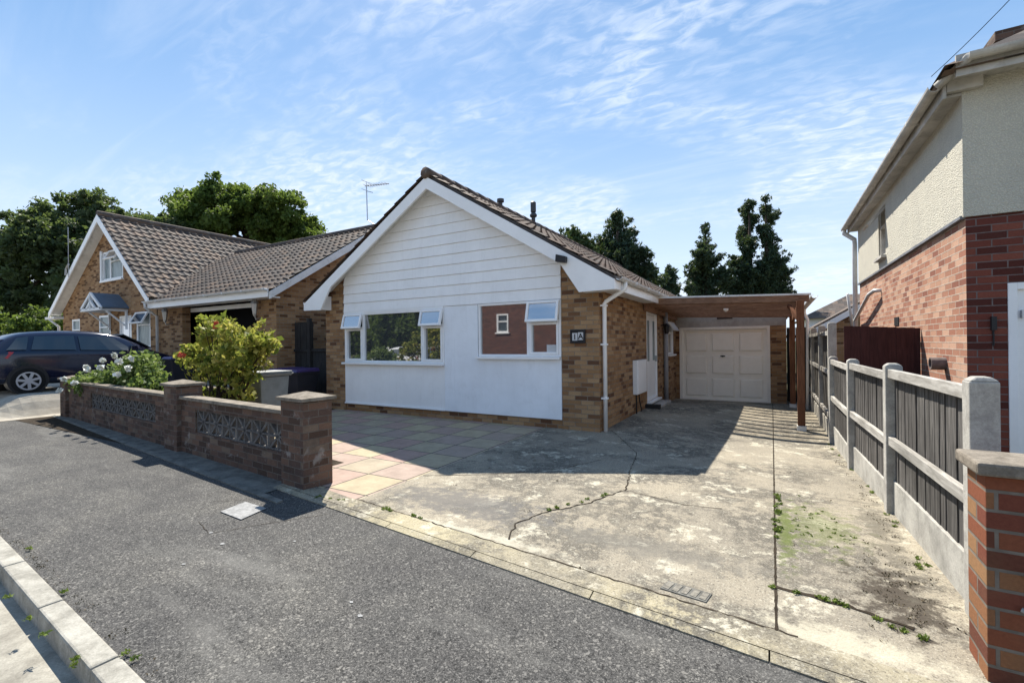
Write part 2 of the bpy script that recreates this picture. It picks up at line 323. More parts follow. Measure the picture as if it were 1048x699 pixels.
# ------------------------------------------------------------ mesh helpers
def tag(o, label=None, cat=None, group=None, kind=None):
    if label: o['label'] = label
    if cat: o['category'] = cat
    if group: o['group'] = group
    if kind: o['kind'] = kind
    return o
def thing(name, loc, label, cat, group=None):
    o = bpy.data.objects.new(name, None); COL.objects.link(o); o.location = loc; o.empty_display_size = .2
    return tag(o, label, cat, group)
def org(o):
    p = Vector((0, 0, 0))
    while o is not None: p = p + Vector(o.location); o = o.parent
    return p
class MB:
    def __init__(s): s.v = []; s.f = []; s.m = []; s.uv = {}
    def quad(s, *ps, mi=0, uvs=None):
        i = len(s.v); s.v += [tuple(p) for p in ps]; s.f.append(tuple(range(i, i+len(ps)))); s.m.append(mi)
        if uvs: s.uv[len(s.f)-1] = uvs
        return s
    def box(s, a, b, mi=0, rz=0, c=None, top=None):
        x0, y0, z0 = a; x1, y1, z1 = b
        P = [(x0, y0, z0), (x1, y0, z0), (x1, y1, z0), (x0, y1, z0), (x0, y0, z1), (x1, y0, z1), (x1, y1, z1), (x0, y1, z1)]
        if rz:
            if c is None: c = ((x0+x1)/2, (y0+y1)/2)
            ca, sa = math.cos(rz), math.sin(rz)
            P = [(c[0]+(x-c[0])*ca-(y-c[1])*sa, c[1]+(x-c[0])*sa+(y-c[1])*ca, z) for x, y, z in P]
        i = len(s.v); s.v += P
        for f in ((0, 3, 2, 1), (4, 5, 6, 7), (0, 1, 5, 4), (1, 2, 6, 5), (2, 3, 7, 6), (3, 0, 4, 7)): s.f.append(tuple(i+q for q in f)); s.m.append(mi)
        return s
    def hexa(s, P, mi=0):   # bottom 4, top 4
        i = len(s.v); s.v += [tuple(p) for p in P]
        for f in ((0, 3, 2, 1), (4, 5, 6, 7), (0, 1, 5, 4), (1, 2, 6, 5), (2, 3, 7, 6), (3, 0, 4, 7)): s.f.append(tuple(i+q for q in f)); s.m.append(mi)
        return s
    def beam(s, p, q, w, h, mi=0, up=(0, 0, 1)):
        p = Vector(p); q = Vector(q); d = (q-p).normalized(); u = Vector(up); sd_ = d.cross(u)
        if sd_.length < 1e-4: u = Vector((0, 1, 0)); sd_ = d.cross(u)
        sd_.normalize(); u = sd_.cross(d).normalized(); a = sd_*w/2; b = u*h/2
        return s.hexa([p-a-b, p+a-b, q+a-b, q-a-b, p-a+b, p+a+b, q+a+b, q-a+b], mi)
    def prism(s, pts, d, mi=0):      # planar polygon extruded by vector d
        n = len(pts); i = len(s.v); d = Vector(d)
        s.v += [tuple(p) for p in pts] + [tuple(Vector(p)+d) for p in pts]
        s.f.append(tuple(range(i+n-1, i-1, -1))); s.m.append(mi); s.f.append(tuple(range(i+n, i+2*n))); s.m.append(mi)
        for k_ in range(n): s.f.append((i+k_, i+(k_+1) % n, i+n+(k_+1) % n, i+n+k_)); s.m.append(mi)
        return s
    def tube(s, pts, r, n=10, mi=0, cap=True):
        pts = [Vector(p) for p in pts]; rs = r if isinstance(r, (list, tuple)) else [r]*len(pts); i = len(s.v); pr = None
        for j, p in enumerate(pts):
            d = (pts[min(j+1, len(pts)-1)]-pts[max(j-1, 0)]).normalized()
            if pr is None: u = d.orthogonal().normalized()
            else: u = (pr - d*pr.dot(d)).normalized()
            pr = u; w_ = d.cross(u)
            for a in range(n): t = 2*math.pi*a/n; s.v.append(tuple(p+(u*math.cos(t)+w_*math.sin(t))*rs[j]))
        for j in range(len(pts)-1):
            for a in range(n): s.f.append((i+j*n+a, i+j*n+(a+1) % n, i+(j+1)*n+(a+1) % n, i+(j+1)*n+a)); s.m.append(mi)
        if cap:
            s.f.append(tuple(range(i+n-1, i-1, -1))); s.m.append(mi); e = i+(len(pts)-1)*n; s.f.append(tuple(range(e, e+n))); s.m.append(mi)
        return s
    def build(s, name, mats, parent=None, smooth=False, bevel=0, sub=0):
        if isinstance(mats, str): mats = [mats]
        o0 = org(parent) if parent is not None else Vector((0, 0, 0))
        me = bpy.data.meshes.new(name); vs = [(x-o0.x, y-o0.y, z-o0.z) for x, y, z in s.v]
        me.from_pydata(vs, [], s.f)
        for m in mats: me.materials.append(MATS[m])
        for p, mi in zip(me.polygons, s.m): p.material_index = mi; p.use_smooth = smooth
        me.update(); ul = me.uv_layers.new(name='UVMap')
        for p in me.polygons:
            if p.index in s.uv:
                for li, c in zip(p.loop_indices, s.uv[p.index]): ul.data[li].uv = c
                continue
            n = p.normal
            if abs(n.z) > .8: t = Vector((1, 0, 0)); b = Vector((0, 1, 0))
            else:
                t = Vector((-n.y, n.x, 0)); t.normalize(); b = n.cross(t)
                if abs(t.x) > abs(t.y): t = t if t.x > 0 else -t
                else: t = t if t.y > 0 else -t
                if b.z < 0: b = -b
                if abs(n.z) < .02: b = Vector((0, 0, 1))
            for li in p.loop_indices:
                c = Vector(s.v[me.loops[li].vertex_index]); ul.data[li].uv = (c.dot(t), c.dot(b))
        o = bpy.data.objects.new(name, me); COL.objects.link(o)
        if parent is not None: o.parent = parent
        if bevel:
            md = o.modifiers.new('bevel', 'BEVEL'); md.width = bevel; md.segments = 2; md.limit_method = 'ANGLE'
        if sub:
            md = o.modifiers.new('sub', 'SUBSURF'); md.levels = sub; md.render_levels = sub
        return o
def wall(mb, axis, pos, th, u0, u1, z0, z1, ops=(), mi=0, topf=None):
    """vertical wall; axis 'x' = runs along X at y=pos (thickness towards +th), 'y' = along Y at x=pos"""
    P = (lambda u, t, z: (u, pos+t, z)) if axis == 'x' else (lambda u, t, z: (pos+t, u, z))
    us = sorted({u0, u1, *[q for o in ops for q in o[:2]]}); zs = sorted({z0, z1, *[q for o in ops for q in o[2:4]]})
    for a, b in zip(us, us[1:]):
        for c, d in zip(zs, zs[1:]):
            if any(o[0] <= a and b <= o[1] and o[2] <= c and d <= o[3] for o in ops): continue
            mb.quad(P(a, 0, c), P(b, 0, c), P(b, 0, d), P(a, 0, d), mi=mi); mb.quad(P(b, th, c), P(a, th, c), P(a, th, d), P(b, th, d), mi=mi)
    for (a, b, c, d) in [o[:4] for o in ops] + [(u0, u1, z0, z1)]:
        mb.quad(P(a, 0, c), P(a, th, c), P(a, th, d), P(a, 0, d), mi=mi); mb.quad(P(b, 0, c), P(b, th, c), P(b, th, d), P(b, 0, d), mi=mi)
        mb.quad(P(a, 0, c), P(b, 0, c), P(b, th, c), P(a, th, c), mi=mi); mb.quad(P(a, 0, d), P(b, 0, d), P(b, th, d), P(a, th, d), mi=mi)
    return mb
def box_part(name, a, b, mat, parent, bevel=0): return MB().box(a, b).build(name, mat, parent, bevel=bevel)
def kind(o, k_='structure'): o['kind'] = k_; return o
def grid_sheet(name, fn, poly_rows, mat, **kw): pass
def roof_tiles(eave0, eave1, up, length, name, mat, parent, tw=.3, th=.345, amp=.022, step=.022, clip=None, uvo=0.):
    """tiled slope: eave line eave0->eave1, 'up' = unit vector up the slope, rows of profiled tiles."""
    e0 = Vector(eave0); e1 = Vector(eave1); t = (e1-e0); W = t.length; t.normalize(); up = Vector(up).normalized()
    n = t.cross(up).normalized()
    if n.z < 0: n = -n
    nx = max(1, round(W/tw)); sub = 6; rows = math.ceil(length/th); mb = MB()
    prof = [0, .25, 1, 1, .25, 0]
    for r in range(rows):
        v0 = r*th; v1 = min(length, (r+1)*th); jit = random.uniform(-.002, .002)
        for i in range(nx*sub):
            a = i/(nx*sub)*W; b = (i+1)/(nx*sub)*W
            if clip:
                lo, hi = clip((v0+v1)/2)
                if b < lo or a > hi: continue
            pa = prof[i % 6]*amp; pb = prof[(i+1) % 6]*amp
            p = [e0+t*a+up*v0+n*(pa+step+jit), e0+t*b+up*v0+n*(pb+step+jit), e0+t*b+up*v1+n*pb, e0+t*a+up*v1+n*pa]
            uv_ = [(a+uvo, v0+.01), (b+uvo-.001, v0+.01), (b+uvo-.001, v1-.01), (a+uvo, v1-.01)]
            mb.quad(*p, uvs=uv_)
            mb.quad(p[0]-n*step*1.2, p[1]-n*step*1.2, p[1], p[0], uvs=uv_)
    return mb.build(name, mat, parent)

def leaf_mesh(name, centers, rad, per, size, mat, parent=None, flat_=.0, aspect=1.6, droop=0., jitter=.35, rad_arr=None):
    C = np.repeat(np.asarray(centers, float), per, 0); n = len(C)
    R_ = np.repeat(np.asarray(rad_arr, float), per) if rad_arr is not None else np.full(n, rad)
    d = RNG.normal(size=(n, 3)); d /= np.linalg.norm(d, axis=1)[:, None]; rr = RNG.random(n)**.5
    off = d*(rr*R_)[:, None]; off[:, 2] *= (1-flat_); C = C+off
    a = RNG.normal(size=(n, 3)); a[:, 2] -= droop; a /= np.linalg.norm(a, axis=1)[:, None]
    b = np.cross(a, RNG.normal(size=(n, 3))); b /= np.linalg.norm(b, axis=1)[:, None]
    sz = size*(1+jitter*RNG.normal(size=n)).clip(.4, 2); a *= (sz*aspect/2)[:, None]; b *= (sz/2)[:, None]
    nn = np.cross(a, b); nn /= np.linalg.norm(nn, axis=1)[:, None]; bend = nn*(sz*.18)[:, None]
    V = np.stack([C-a, C-b*.9+bend, C+a, C+b*.9+bend], 1).reshape(-1, 3)
    o0 = org(parent) if parent is not None else Vector((0, 0, 0)); V = V-np.array(o0)
    me = bpy.data.meshes.new(name); me.vertices.add(4*n); me.vertices.foreach_set('co', V.astype(np.float32).ravel())
    me.loops.add(4*n); me.loops.foreach_set('vertex_index', np.arange(4*n, dtype=np.int32)); me.polygons.add(n)
    me.polygons.foreach_set('loop_start', np.arange(0, 4*n, 4, dtype=np.int32)); me.update(calc_edges=True)
    at = me.attributes.new('rnd', 'FLOAT', 'POINT'); cl_ = np.repeat(RNG.random(len(centers)), per)
    at.data.foreach_set('value', np.repeat((.55*RNG.random(n)+.45*cl_), 4).astype(np.float32))
    me.materials.append(MATS[mat]); me.validate()
    o = bpy.data.objects.new(name, me); COL.objects.link(o)
    if parent is not None: o.parent = parent
    return o
def crown_pts(ells, n, shell=.55, lump=.25, zmin=-1e9):
    P = []
    while len(P) < n:
        cx, cy, cz, rx, ry, rz = random.choice(ells)
        d = Vector((random.gauss(0, 1), random.gauss(0, 1), random.gauss(0, 1))).normalized()
        r = random.uniform(shell, 1)*(1+lump*math.sin(5.1*d.x+cx)*math.sin(4.3*d.y+cy)*math.cos(3.7*d.z)+max(-.1, min(.05, random.gauss(0, .05))))
        p = (cx+d.x*rx*r, cy+d.y*ry*r, cz+d.z*rz*r)
        if p[2] > zmin: P.append(p)
    return P
def limbs(mb, base, top, pts, r0, k_=14):
    b = Vector(base); t = Vector(top)
    mid = b.lerp(t, .5)+Vector((random.uniform(-.3, .3), random.uniform(-.3, .3), 0))
    mb.tube([b, b.lerp(t, .12), mid, t], [r0*1.25, r0, r0*.75, r0*.35], 9)
    for p in random.sample(pts, min(k_, len(pts))):
        p = Vector(p); s0 = b.lerp(t, random.uniform(.35, .9)); m = s0.lerp(p, .5)+Vector((0, 0, .08*(p-s0).length))
        mb.tube([s0, m, p], [r0*.35, r0*.2, r0*.05], 6)

STREET = -.095   # street line turned slightly against the house
def zfence(x, y):
    def ss(v_, a, b):
        t = min(1, max(0, (v_-a)/(b-a))); return t*t*(3-2*t)
    return -.2*max(ss(y, 4, 10)*ss(x, -2.6, .5), ss(y, 11, 14))
FXB = lambda y: .90-.10*min(1, max(0, (y-3.3)/3.6))
EDGE = lambda x: 2.43 - .112*x                  # pavement / driveway edge
KERB = lambda x: .80 - .066*x                   # kerb inner line

# ------------------------------------------------------------ ground and setting
MB().quad((-900, -900, -.34), (900, -900, -.34), (900, 900, -.34), (-900, 900, -.34)).build('ground', 'base_ground')['kind'] = 'structure'
# front garden earth / bed sheet under the planting
mb = MB(); mb.quad((-14.6, 3.2, .006), (-8.9, 3.2, .006), (-8.9, 7.3, .006), (-14.6, 7.3, .006)); kind(mb.build('garden_soil', 'soil'))
# pavement sheet
mb = MB(); xs = np.arange(-60, 14.01, 1.0)
for a, b in zip(xs, xs[1:]): mb.quad((a, KERB(a), 0), (b, KERB(b), 0), (b, EDGE(b)+.02, 0), (a, EDGE(a)+.02, 0))
kind(mb.build('pavement', 'asphalt'))
# road (pale concrete carriageway)
mb = MB(); mb.quad((-60, -6.2, -.10), (14, -8.5, -.10), (14, KERB(14)-.1, -.10), (-60, KERB(-60)-.1, -.10)); kind(mb.build('road', 'road_concrete'))
mb = MB(); mb.quad((-60, -12.5, 0), (14, -14.5, 0), (14, -8.5, 0), (-60, -6.2, 0)); kind(mb.build('far_pavement', 'asphalt'))
mb = MB(); mb.box((-60, -6.2, -.3), (-20, -6.05, .0)); kind(mb.build('far_kerb', 'kerb_concrete'))
# kerb stones
mb = MB(); x = -59.5
while x < 14:
    x2 = x+.915; w_ = .125
    def kp(xx, off, z): return (xx, KERB(xx)+off, z)
    mb.hexa([kp(x+.005, -w_, -.25), kp(x2-.005, -w_, -.25), kp(x2-.005, 0, -.25), kp(x+.005, 0, -.25),
             kp(x+.005, -w_+.012, .012), kp(x2-.005, -w_+.012, .012), kp(x2-.005, 0, .010), kp(x+.005, 0, .010)])
    x = x2
kind(mb.build('kerb', 'kerb_concrete', bevel=.012))
# pavement cross trench joints (thin dark seams) and paint dabs
mb = MB()
def strip(mb, pts, w_, z=.004, mi=0, jit=0):
    pts = [Vector((*p, 0)) for p in pts]; q = []
    for p, r in zip(pts, pts[1:]):
        for t in np.linspace(0, 1, max(2, int((r-p).length/.04)))[:-1]: q.append(p.lerp(r, t)+Vector((random.gauss(0, jit), random.gauss(0, jit), 0)))
    q.append(pts[-1]); prev = None
    for i, p in enumerate(q):
        d = (q[min(i+1, len(q)-1)]-q[max(i-1, 0)]).normalized(); nrm = Vector((-d.y, d.x, 0))*w_/2*random.uniform(.5, 1.4)
        zz = z+(zfence(p.x, p.y) if z > .008 else 0)
        cur = (tuple(p-nrm)[:2]+(zz,), tuple(p+nrm)[:2]+(zz,))
        if prev: mb.quad(prev[0], cur[0], cur[1], prev[1], mi=mi)
        prev = cur
strip(mb, [(-3.95, 1.98), (-3.75, 2.3), (-3.45, 2.72)], .005, .003, jit=.006); strip(mb, [(-4.75, 2.4), (-4.3, 2.75)], .004, .003, jit=.006)
strip(mb, [(-3.95, 1.98), (-4.3, 2.08)], .004, .003, jit=.006)
kind(mb.build('pavement_seam', 'soil'))
for gx, gy, r in [(-3.55, 1.62, .013), (-3.95, 2.0, .014), (-3.65, 1.93, .015), (-3.2, 2.22, .009), (-2.0, 1.78, .012), (-2.15, 1.85, .009)]:
    mb = MB(); n = 9; pts = [(gx+r*random.uniform(.7, 1.3)*1.4*math.cos(2*math.pi*i/n), gy+r*random.uniform(.7, 1.3)*math.sin(2*math.pi*i/n), .004) for i in range(n)]
    mb.quad(*pts); kind(mb.build('paint_dab', 'paint_white'))

# driveway slabs (height follows the fall towards the garage)
def sheet(name, x0, x1, y0f, y1, z, mat, step=.25, x1f=None):
    mb = MB(); xs = np.linspace(x0, x1, max(2, int((x1-x0)/step)+1)); ny = max(2, int((y1-y0f(x0))/step))
    idx = {}
    for i, x in enumerate(xs):
        for j in range(ny+1):
            y = y0f(x)+(y1-y0f(x))*j/ny; idx[i, j] = len(mb.v); mb.v.append((x, y, z+zfence(x, y)))
    for i in range(len(xs)-1):
        for j in range(ny): mb.f.append((idx[i, j], idx[i+1, j], idx[i+1, j+1], idx[i, j+1])); mb.m.append(0)
    return kind(mb.build(name, mat, smooth=True))
AP = .27
sheet('driveway', -3.48, .0, lambda x: EDGE(x)+AP, 14.2, .012, 'drive_concrete')
sheet('driveway_strip', .012, 1.8, lambda x: EDGE(x)+AP, 16, .012, 'drive_concrete')
sheet('apron', -3.52, 2.6, EDGE, 2.62, .010, 'apron_concrete').data  # lip strip
bpy.data.objects.remove(bpy.data.objects['apron'])
mb = MB(); xs = np.arange(-4.6, 3.0, .2)
for a, b in zip(xs, xs[1:]):
    j1, j2 = .006*math.sin(a*9)+.004*math.sin(a*23), .006*math.sin(b*9)+.004*math.sin(b*23)
    mb.quad((a, EDGE(a)+.07, .022), (b, EDGE(b)+.07, .022), (b, EDGE(b)+AP-.004+j2, .016), (a, EDGE(a)+AP-.004+j1, .016))
kind(mb.build('apron', 'apron_concrete'))
mb = MB(); x = -4.6
while x < 2.8:
    x2 = x+.915; mb.hexa([(x+.0, EDGE(x), -.1), (x2-.004, EDGE(x2), -.1), (x2-.004, EDGE(x2)+.066, -.1), (x+.004, EDGE(x)+.066, -.1),
             (x+.004, EDGE(x), .008), (x2-.004, EDGE(x2), .008), (x2-.004, EDGE(x2)+.066, .020), (x+.004, EDGE(x)+.066, .020)]); x = x2
kind(mb.build('edging', 'apron_concrete'))
# edging and verge strip in front of the garden wall
mb = MB(); xs = np.arange(-16, -4.2, .5)
for a, b in zip(xs, xs[1:]): mb.quad((a, EDGE(a)-.16, .008), (b, EDGE(b)-.16, .008), (b, EDGE(b)+.4, .008), (a, EDGE(a)+.4, .008))
kind(mb.build('verge', 'verge_asphalt'))
mb = MB(); x = -16
while x < -4.7:
    x2 = x+.915; mb.hexa([(x+.004, EDGE(x)-.22, -.1), (x2-.004, EDGE(x2)-.22, -.1), (x2-.004, EDGE(x2)-.16, -.1), (x+.004, EDGE(x)-.16, -.1),
             (x+.004, EDGE(x)-.22, .012), (x2-.004, EDGE(x2)-.22, .012), (x2-.004, EDGE(x2)-.16, .02), (x+.004, EDGE(x)-.16, .02)]); x = x2
kind(mb.build('edging', 'verge_asphalt'))
mb = MB(); mb.quad((-8.9, 3.62, .011), (-4.75, 3.27, .011), (-4.75, 4.0, .011), (-8.9, 4.5, .011)); kind(mb.build('dark_backing_sheet', 'soil'))  # dark sheet added so the pierced blocks look dark inside
# coloured patio flags in front of the bungalow
mb = MB(); mb.quad((-8.9, 3.62, .009), (-4.4, 3.25, .009), (-4.15, 2.9, .009), (-3.47, 2.83, .009), (-3.47, 5.0, .009), (-3.47, 7.32, .009), (-8.9, 7.32, .009)); kind(mb.build('patio', 'patio_flags'))
# joints, cracks
mb = MB(); strip(mb, [(.006, 2.72), (.006, 14)], .014, .014, jit=.0008)
strip(mb, [(-.01, 3.18), (.3, 3.14), (.62, 3.05)], .03, .016, jit=.01)
strip(mb, [(-3.5, EDGE(-3.5)+AP), (.1, EDGE(.1)+AP)], .012, .018, jit=.004)
strip(mb, [(-1.45, 5.3), (-1.36, 4.9), (-1.30, 4.55), (-1.42, 4.25), (-1.50, 4.0), (-1.75, 3.65), (-1.85, 3.3), (-1.75, 3.0)], .012, .016, jit=.008)
strip(mb, [(-1.30, 4.55), (-.7, 4.4), (-.4, 4.45)], .008, .016, jit=.006)
strip(mb, [(-3.45, 4.0), (-2.8, 4.4), (-2.2, 4.95), (-1.9, 5.6)], .010, .016, jit=.008)
strip(mb, [(-2.4, 7.6), (-1.6, 6.2), (-1.45, 5.3)], .008, .016, jit=.006)
kind(mb.build('driveway_crack', 'soil'))
# neighbour's raised drive
mb = MB()
def ssf(v_, a, b):
    t = min(1, max(0, (v_-a)/(b-a))); return t*t*(3-2*t)
def ND(x, y): return .008+.47*ssf(y, 2.3, 3.6)*ssf(-x, 13.95, 14.6) if y < 5.3 else .478
xs = list(np.arange(-32, -16, 1.0))+list(np.arange(-16, -13.9, .15))+[-13.9]; ys = list(np.arange(2.2, 4.2, .2))+[4.3, 5.2]
for a, b in zip(xs, xs[1:]):
    for c, d in zip(ys, ys[1:]): mb.quad((a, c, ND(a, c)), (b, c, ND(b, c)), (b, d, ND(b, d)), (a, d, ND(a, d)))
mb.quad((-32, 5.2, .478), (-14.6, 5.2, .478), (-14.6, 7.5, .478), (-32, 7.5, .478)); mb.quad((-14.6, 5.2, .3), (-10.9, 5.2, .15), (-10.9, 7.5, .15), (-14.6, 7.5, .478))
kind(mb.build('neighbour_driveway', 'neighbour_drive'))

# weeds and moss
def tufts(name, spots, label, blade=.03, mat='leaf_weed', per=26):
    c = [(x, y, .02+h+zfence(x, y)) for x, y, h in spots]
    o = leaf_mesh(name, c, .022, per, blade*.42, mat, aspect=2.4, flat_=.5); o['kind'] = 'stuff'; o['label'] = label; return o
def along(a, b, n, j=.02): return [(a[0]+(b[0]-a[0])*t+random.gauss(0, j), a[1]+(b[1]-a[1])*t+random.gauss(0, j), 0) for t in np.random.default_rng(n).random(n)]
sp = along((.03, 3.9), (.03, 5.2), 26, .012) + [(random.gauss(.30, .13), random.gauss(4.35, .3), -.012) for _ in range(34)]
tufts('moss', sp, 'green moss and small weeds growing along the concrete joint', .022)
tufts('weeds', along((.0, 3.18), (.35, 3.13), 9, .015)+along((.45, 3.07), (.68, 2.98), 5, .02)+along((-1.36, 4.45), (-1.75, 3.65), 10, .012)+along((-3.3, 3.05), (-2.6, 3.0), 8, .015),
      'small green weeds growing from cracks in the driveway', .022)
tufts('verge_weeds', along((-4.0, .90), (-2.6, .83), 5, .02)+along((-5.0, 1.17), (-2.6, .99), 4, .01), 'thin dry weeds along the concrete kerb', .02)
tufts('wall_weeds', along((-4.0, 2.93), (-3.6, 3.0), 8, .02)+along((.85, 5.2), (.78, 9), 10, .015)+along((.86, 3.3), (.84, 5), 8, .02), 'small weeds at the foot of the walls and fence', .02)

deb = [(random.gauss(.66, .10), random.gauss(3.45, .38), 0) for _ in range(60)]+[(random.uniform(.72, .84), random.uniform(3.4, 9), 0) for _ in range(60)]+[(random.uniform(-3.4, .8), random.uniform(2.8, 6.5), 0) for _ in range(26)]
deb = [(x, y, h) for x, y, h in deb if x < FXB(y)-.02]
o = leaf_mesh('debris', [(x, y, .018+zfence(x, y)) for x, y, h in deb], .035, 9, .0065, 'dead_leaf', aspect=1.6, flat_=.9); o['kind'] = 'stuff'; o['label'] = 'loose soil crumbs and dead leaves scattered along the foot of the fence'
o = leaf_mesh('grit', [(x, KERB(x)+.02+abs(random.gauss(0, .03)), .004) for x in np.random.default_rng(5).uniform(-8, 1, 150)], .04, 9, .006, 'dead_leaf', aspect=1.4, flat_=.85); o['kind'] = 'stuff'; o['label'] = 'brown grit and leaf crumbs gathered along the kerb'
# ------------------------------------------------------------ the bungalow (1A)
FY = 7.3; XL, XR = -9.25, -2.49; AX = -5.87; SL = .615
bung = thing('bungalow', (AX, FY, 0), 'detached white-fronted bungalow with weatherboarded gable and buff brick corners, numbered 1A', 'house')
BY = 14.2
mb = MB()
ZR = lambda x: 4.74-SL*abs(x-AX)        # underside of roof
# front brick piers
mb.prism([(XL, FY, -.25), (-8.60, FY, -.25), (-8.60, FY, ZR(-8.6)-.02), (XL, FY, ZR(XL)-.02)], (0, .24, 0))
mb.prism([(-3.16, FY, -.25), (XR, FY, -.25), (XR, FY, ZR(XR)-.02), (-3.16, FY, ZR(-3.16)-.02)], (0, .24, 0))
mb.box((-8.60, FY+.03, -.25), (-3.16, FY+.24, .165))
SOF = 2.56
ops = [(10.62, 11.72, .13, 2.2), (12.95, 13.75, 1.15, 2.05)]
wall(mb, 'y', XR, -.24, FY+.24, 20, -.3, SOF, ops)
wall(mb, 'y', XL, .24, FY+.24, 20, -.3, SOF, [])
wall(mb, 'x', 20, -.24, XL, XR, -.3, SOF, [])
wallo = mb.build('wall', 'buff_brick', bung)
# dark inner lining so nothing shines through
MB().box((XL+.3, FY+.5, -.2), (XR-.3, 19.6, 2.5)).build('interior', 'dark_interior', bung)
# shiplap gable
mb = MB(); z = 2.26; hrow = .205
while z < 4.70:
    z2 = min(z+hrow, 4.72)
    def xx(q): return (max(-8.60, AX-(4.74-q)/SL), min(-3.16, AX+(4.74-q)/SL))
    (a0, b0), (a1, b1) = xx(z), xx(z2)
    y0, y1 = FY-.030, FY-.012
    mb.hexa([(a0, y0, z), (b0, y0, z), (b0, FY+.1, z), (a0, FY+.1, z), (a1, y1, z2-.004), (b1, y1, z2-.004), (b1, FY+.1, z2-.004), (a1, FY+.1, z2-.004)])
    z = z2
mb.build('cladding', 'white_cladding', bung)
# white panels under / beside windows
box_part('window_panel', (-8.595, FY-.005, .17), (-5.70, FY+.06, 1.07), 'white_cladding', bung, .004)
box_part('panel_trim', (-8.597, FY-.03, .165), (-5.70, FY-.004, .20), 'white_upvc', bung, .004)
mb = MB(); mb.box((-5.695, FY-.012, .17), (-3.165, FY+.06, 1.215)); mb.box((-5.695, FY-.012, 1.215), (-4.89, FY+.06, 2.255)); mb.build('render_panel', 'white_render', bung)
box_part('head_trim', (-8.597, FY-.028, 2.212), (-5.70, FY+.05, 2.258), 'white_upvc', bung, .003)

def frame(mb, axis, pos, u0, u1, z0, z1, w_=.05, d0=-.02, d1=.05, mi=0):
    def B(a, b, c, d):
        if axis == 'x': mb.box((a, pos+d0, c), (b, pos+d1, d), mi)
        else: mb.box((pos+min(d0, d1), a, c), (pos+max(d0, d1), b, d), mi)
    B(u0, u0+w_, z0, z1); B(u1-w_, u1, z0, z1); B(u0+w_, u1-w_, z0, z0+w_); B(u0+w_, u1-w_, z1-w_, z1)
def tilt_light(parent, x0, x1, z0, z1, y, ang, mat='vent_glass'):
    """top-hung vent pushed open at the bottom"""
    m = MB(); fr_w = .045; t = .05
    def Q(x, s, o): # s distance down from hinge, o outwards normal
        return (x, y-math.sin(ang)*s-math.cos(ang)*o, z1-math.cos(ang)*s+math.sin(ang)*o)
    hh = z1-z0
    def hb(xa, xb, sa, sb, o0, o1, mi=0):
        m.hexa([Q(xa, sb, o0), Q(xb, sb, o0), Q(xb, sb, o1), Q(xa, sb, o1), Q(xa, sa, o0), Q(xb, sa, o0), Q(xb, sa, o1), Q(xa, sa, o1)], mi)
    hb(x0, x0+fr_w, 0, hh, 0, t); hb(x1-fr_w, x1, 0, hh, 0, t); hb(x0+fr_w, x1-fr_w, 0, fr_w, 0, t); hb(x0+fr_w, x1-fr_w, hh-fr_w, hh, 0, t)
    o = m.build('opening_light', 'white_upvc', parent, bevel=.004)
    g_ = MB(); x0 += fr_w; x1 -= fr_w
    g_.quad(Q(x0, hh-fr_w, .03), Q(x1, hh-fr_w, .03), Q(x1, fr_w, .03), Q(x0, fr_w, .03)); g_.quad(Q(x0, hh-fr_w, .02), Q(x1, hh-fr_w, .02), Q(x1, fr_w, .02), Q(x0, fr_w, .02)); g_.build('pane', mat, o)
# left window: narrow side lights with open vents and a wide centre pane
def front_window(x0, x1, z0, z1, divs, vents, zt):
    m = MB(); frame(m, 'x', FY, x0, x1, z0, z1, .04)
    for d in divs: m.box((d-.03, FY-.02, z0+.04), (d+.03, FY+.05, z1-.04))
    edges = [x0+.04]+[q for d in divs for q in (d-.03, d+.03)]+[x1-.04]
    for i in vents: m.box((edges[2*i], FY-.018, zt-.02), (edges[2*i+1], FY+.048, zt+.02)); frame(m, 'x', FY, edges[2*i]+.002, edges[2*i+1]-.002, z0+.042, zt-.022, .04, -.035, .045)
    m.box((x0-.03, FY-.10, z0-.045), (x1+.0, FY+.03, z0-.002))
    o = m.build('window', 'white_upvc', bung, bevel=.004)
    for i in range(len(edges)//2):
        a, b = edges[2*i], edges[2*i+1]; zt2 = zt-.02 if i in vents else z1-.04
        g_ = MB(); g_.quad((a, FY+.02, z0+.04), (b, FY+.02, z0+.04), (b, FY+.02, zt2), (a, FY+.02, zt2)); g_.build('pane', 'window_glass', o)
        if i in vents:
            g_ = MB(); g_.quad((a, FY+.03, zt+.02), (b, FY+.03, zt+.02), (b, FY+.03, z1-.04), (a, FY+.03, z1-.04)); g_.build('dark_opening', 'dark_interior', o)
            tilt_light(o, a-.03, b+.03, zt-.03, z1-.02, FY-.02, math.radians(14))
    return o
w1 = front_window(-8.58, -5.70, 1.115, 2.215, [-7.98, -6.27], [0, 2], 1.89)
w2 = front_window(-4.87, -3.165, 1.26, 2.255, [-3.80], [1], 1.885)
MB().box((-3.45, FY+.012, 1.31), (-3.27, FY+.016, 1.47)).build('window_notice', 'paper', w2)
# roof
yF, yB = 6.98, 20.3
ez = ZR(-2.12)+.02; ezL = ez
up = Vector((-1, 0, SL)).normalized(); Ls = (AX+0-(-2.12))/up.x
Ls = abs(-2.12-AX)/abs(up.x)
rt = .10
roof_tiles((-2.12, yF-.02, ez+rt), (-2.12, yB, ez+rt), up, Ls, 'roof', 'brown_tiles', bung)
upl = Vector((1, 0, SL)).normalized()
roof_tiles((-9.62, yB, ez+rt), (-9.62, yF-.02, ez+rt), upl, Ls, 'roof', 'brown_tiles', bung)
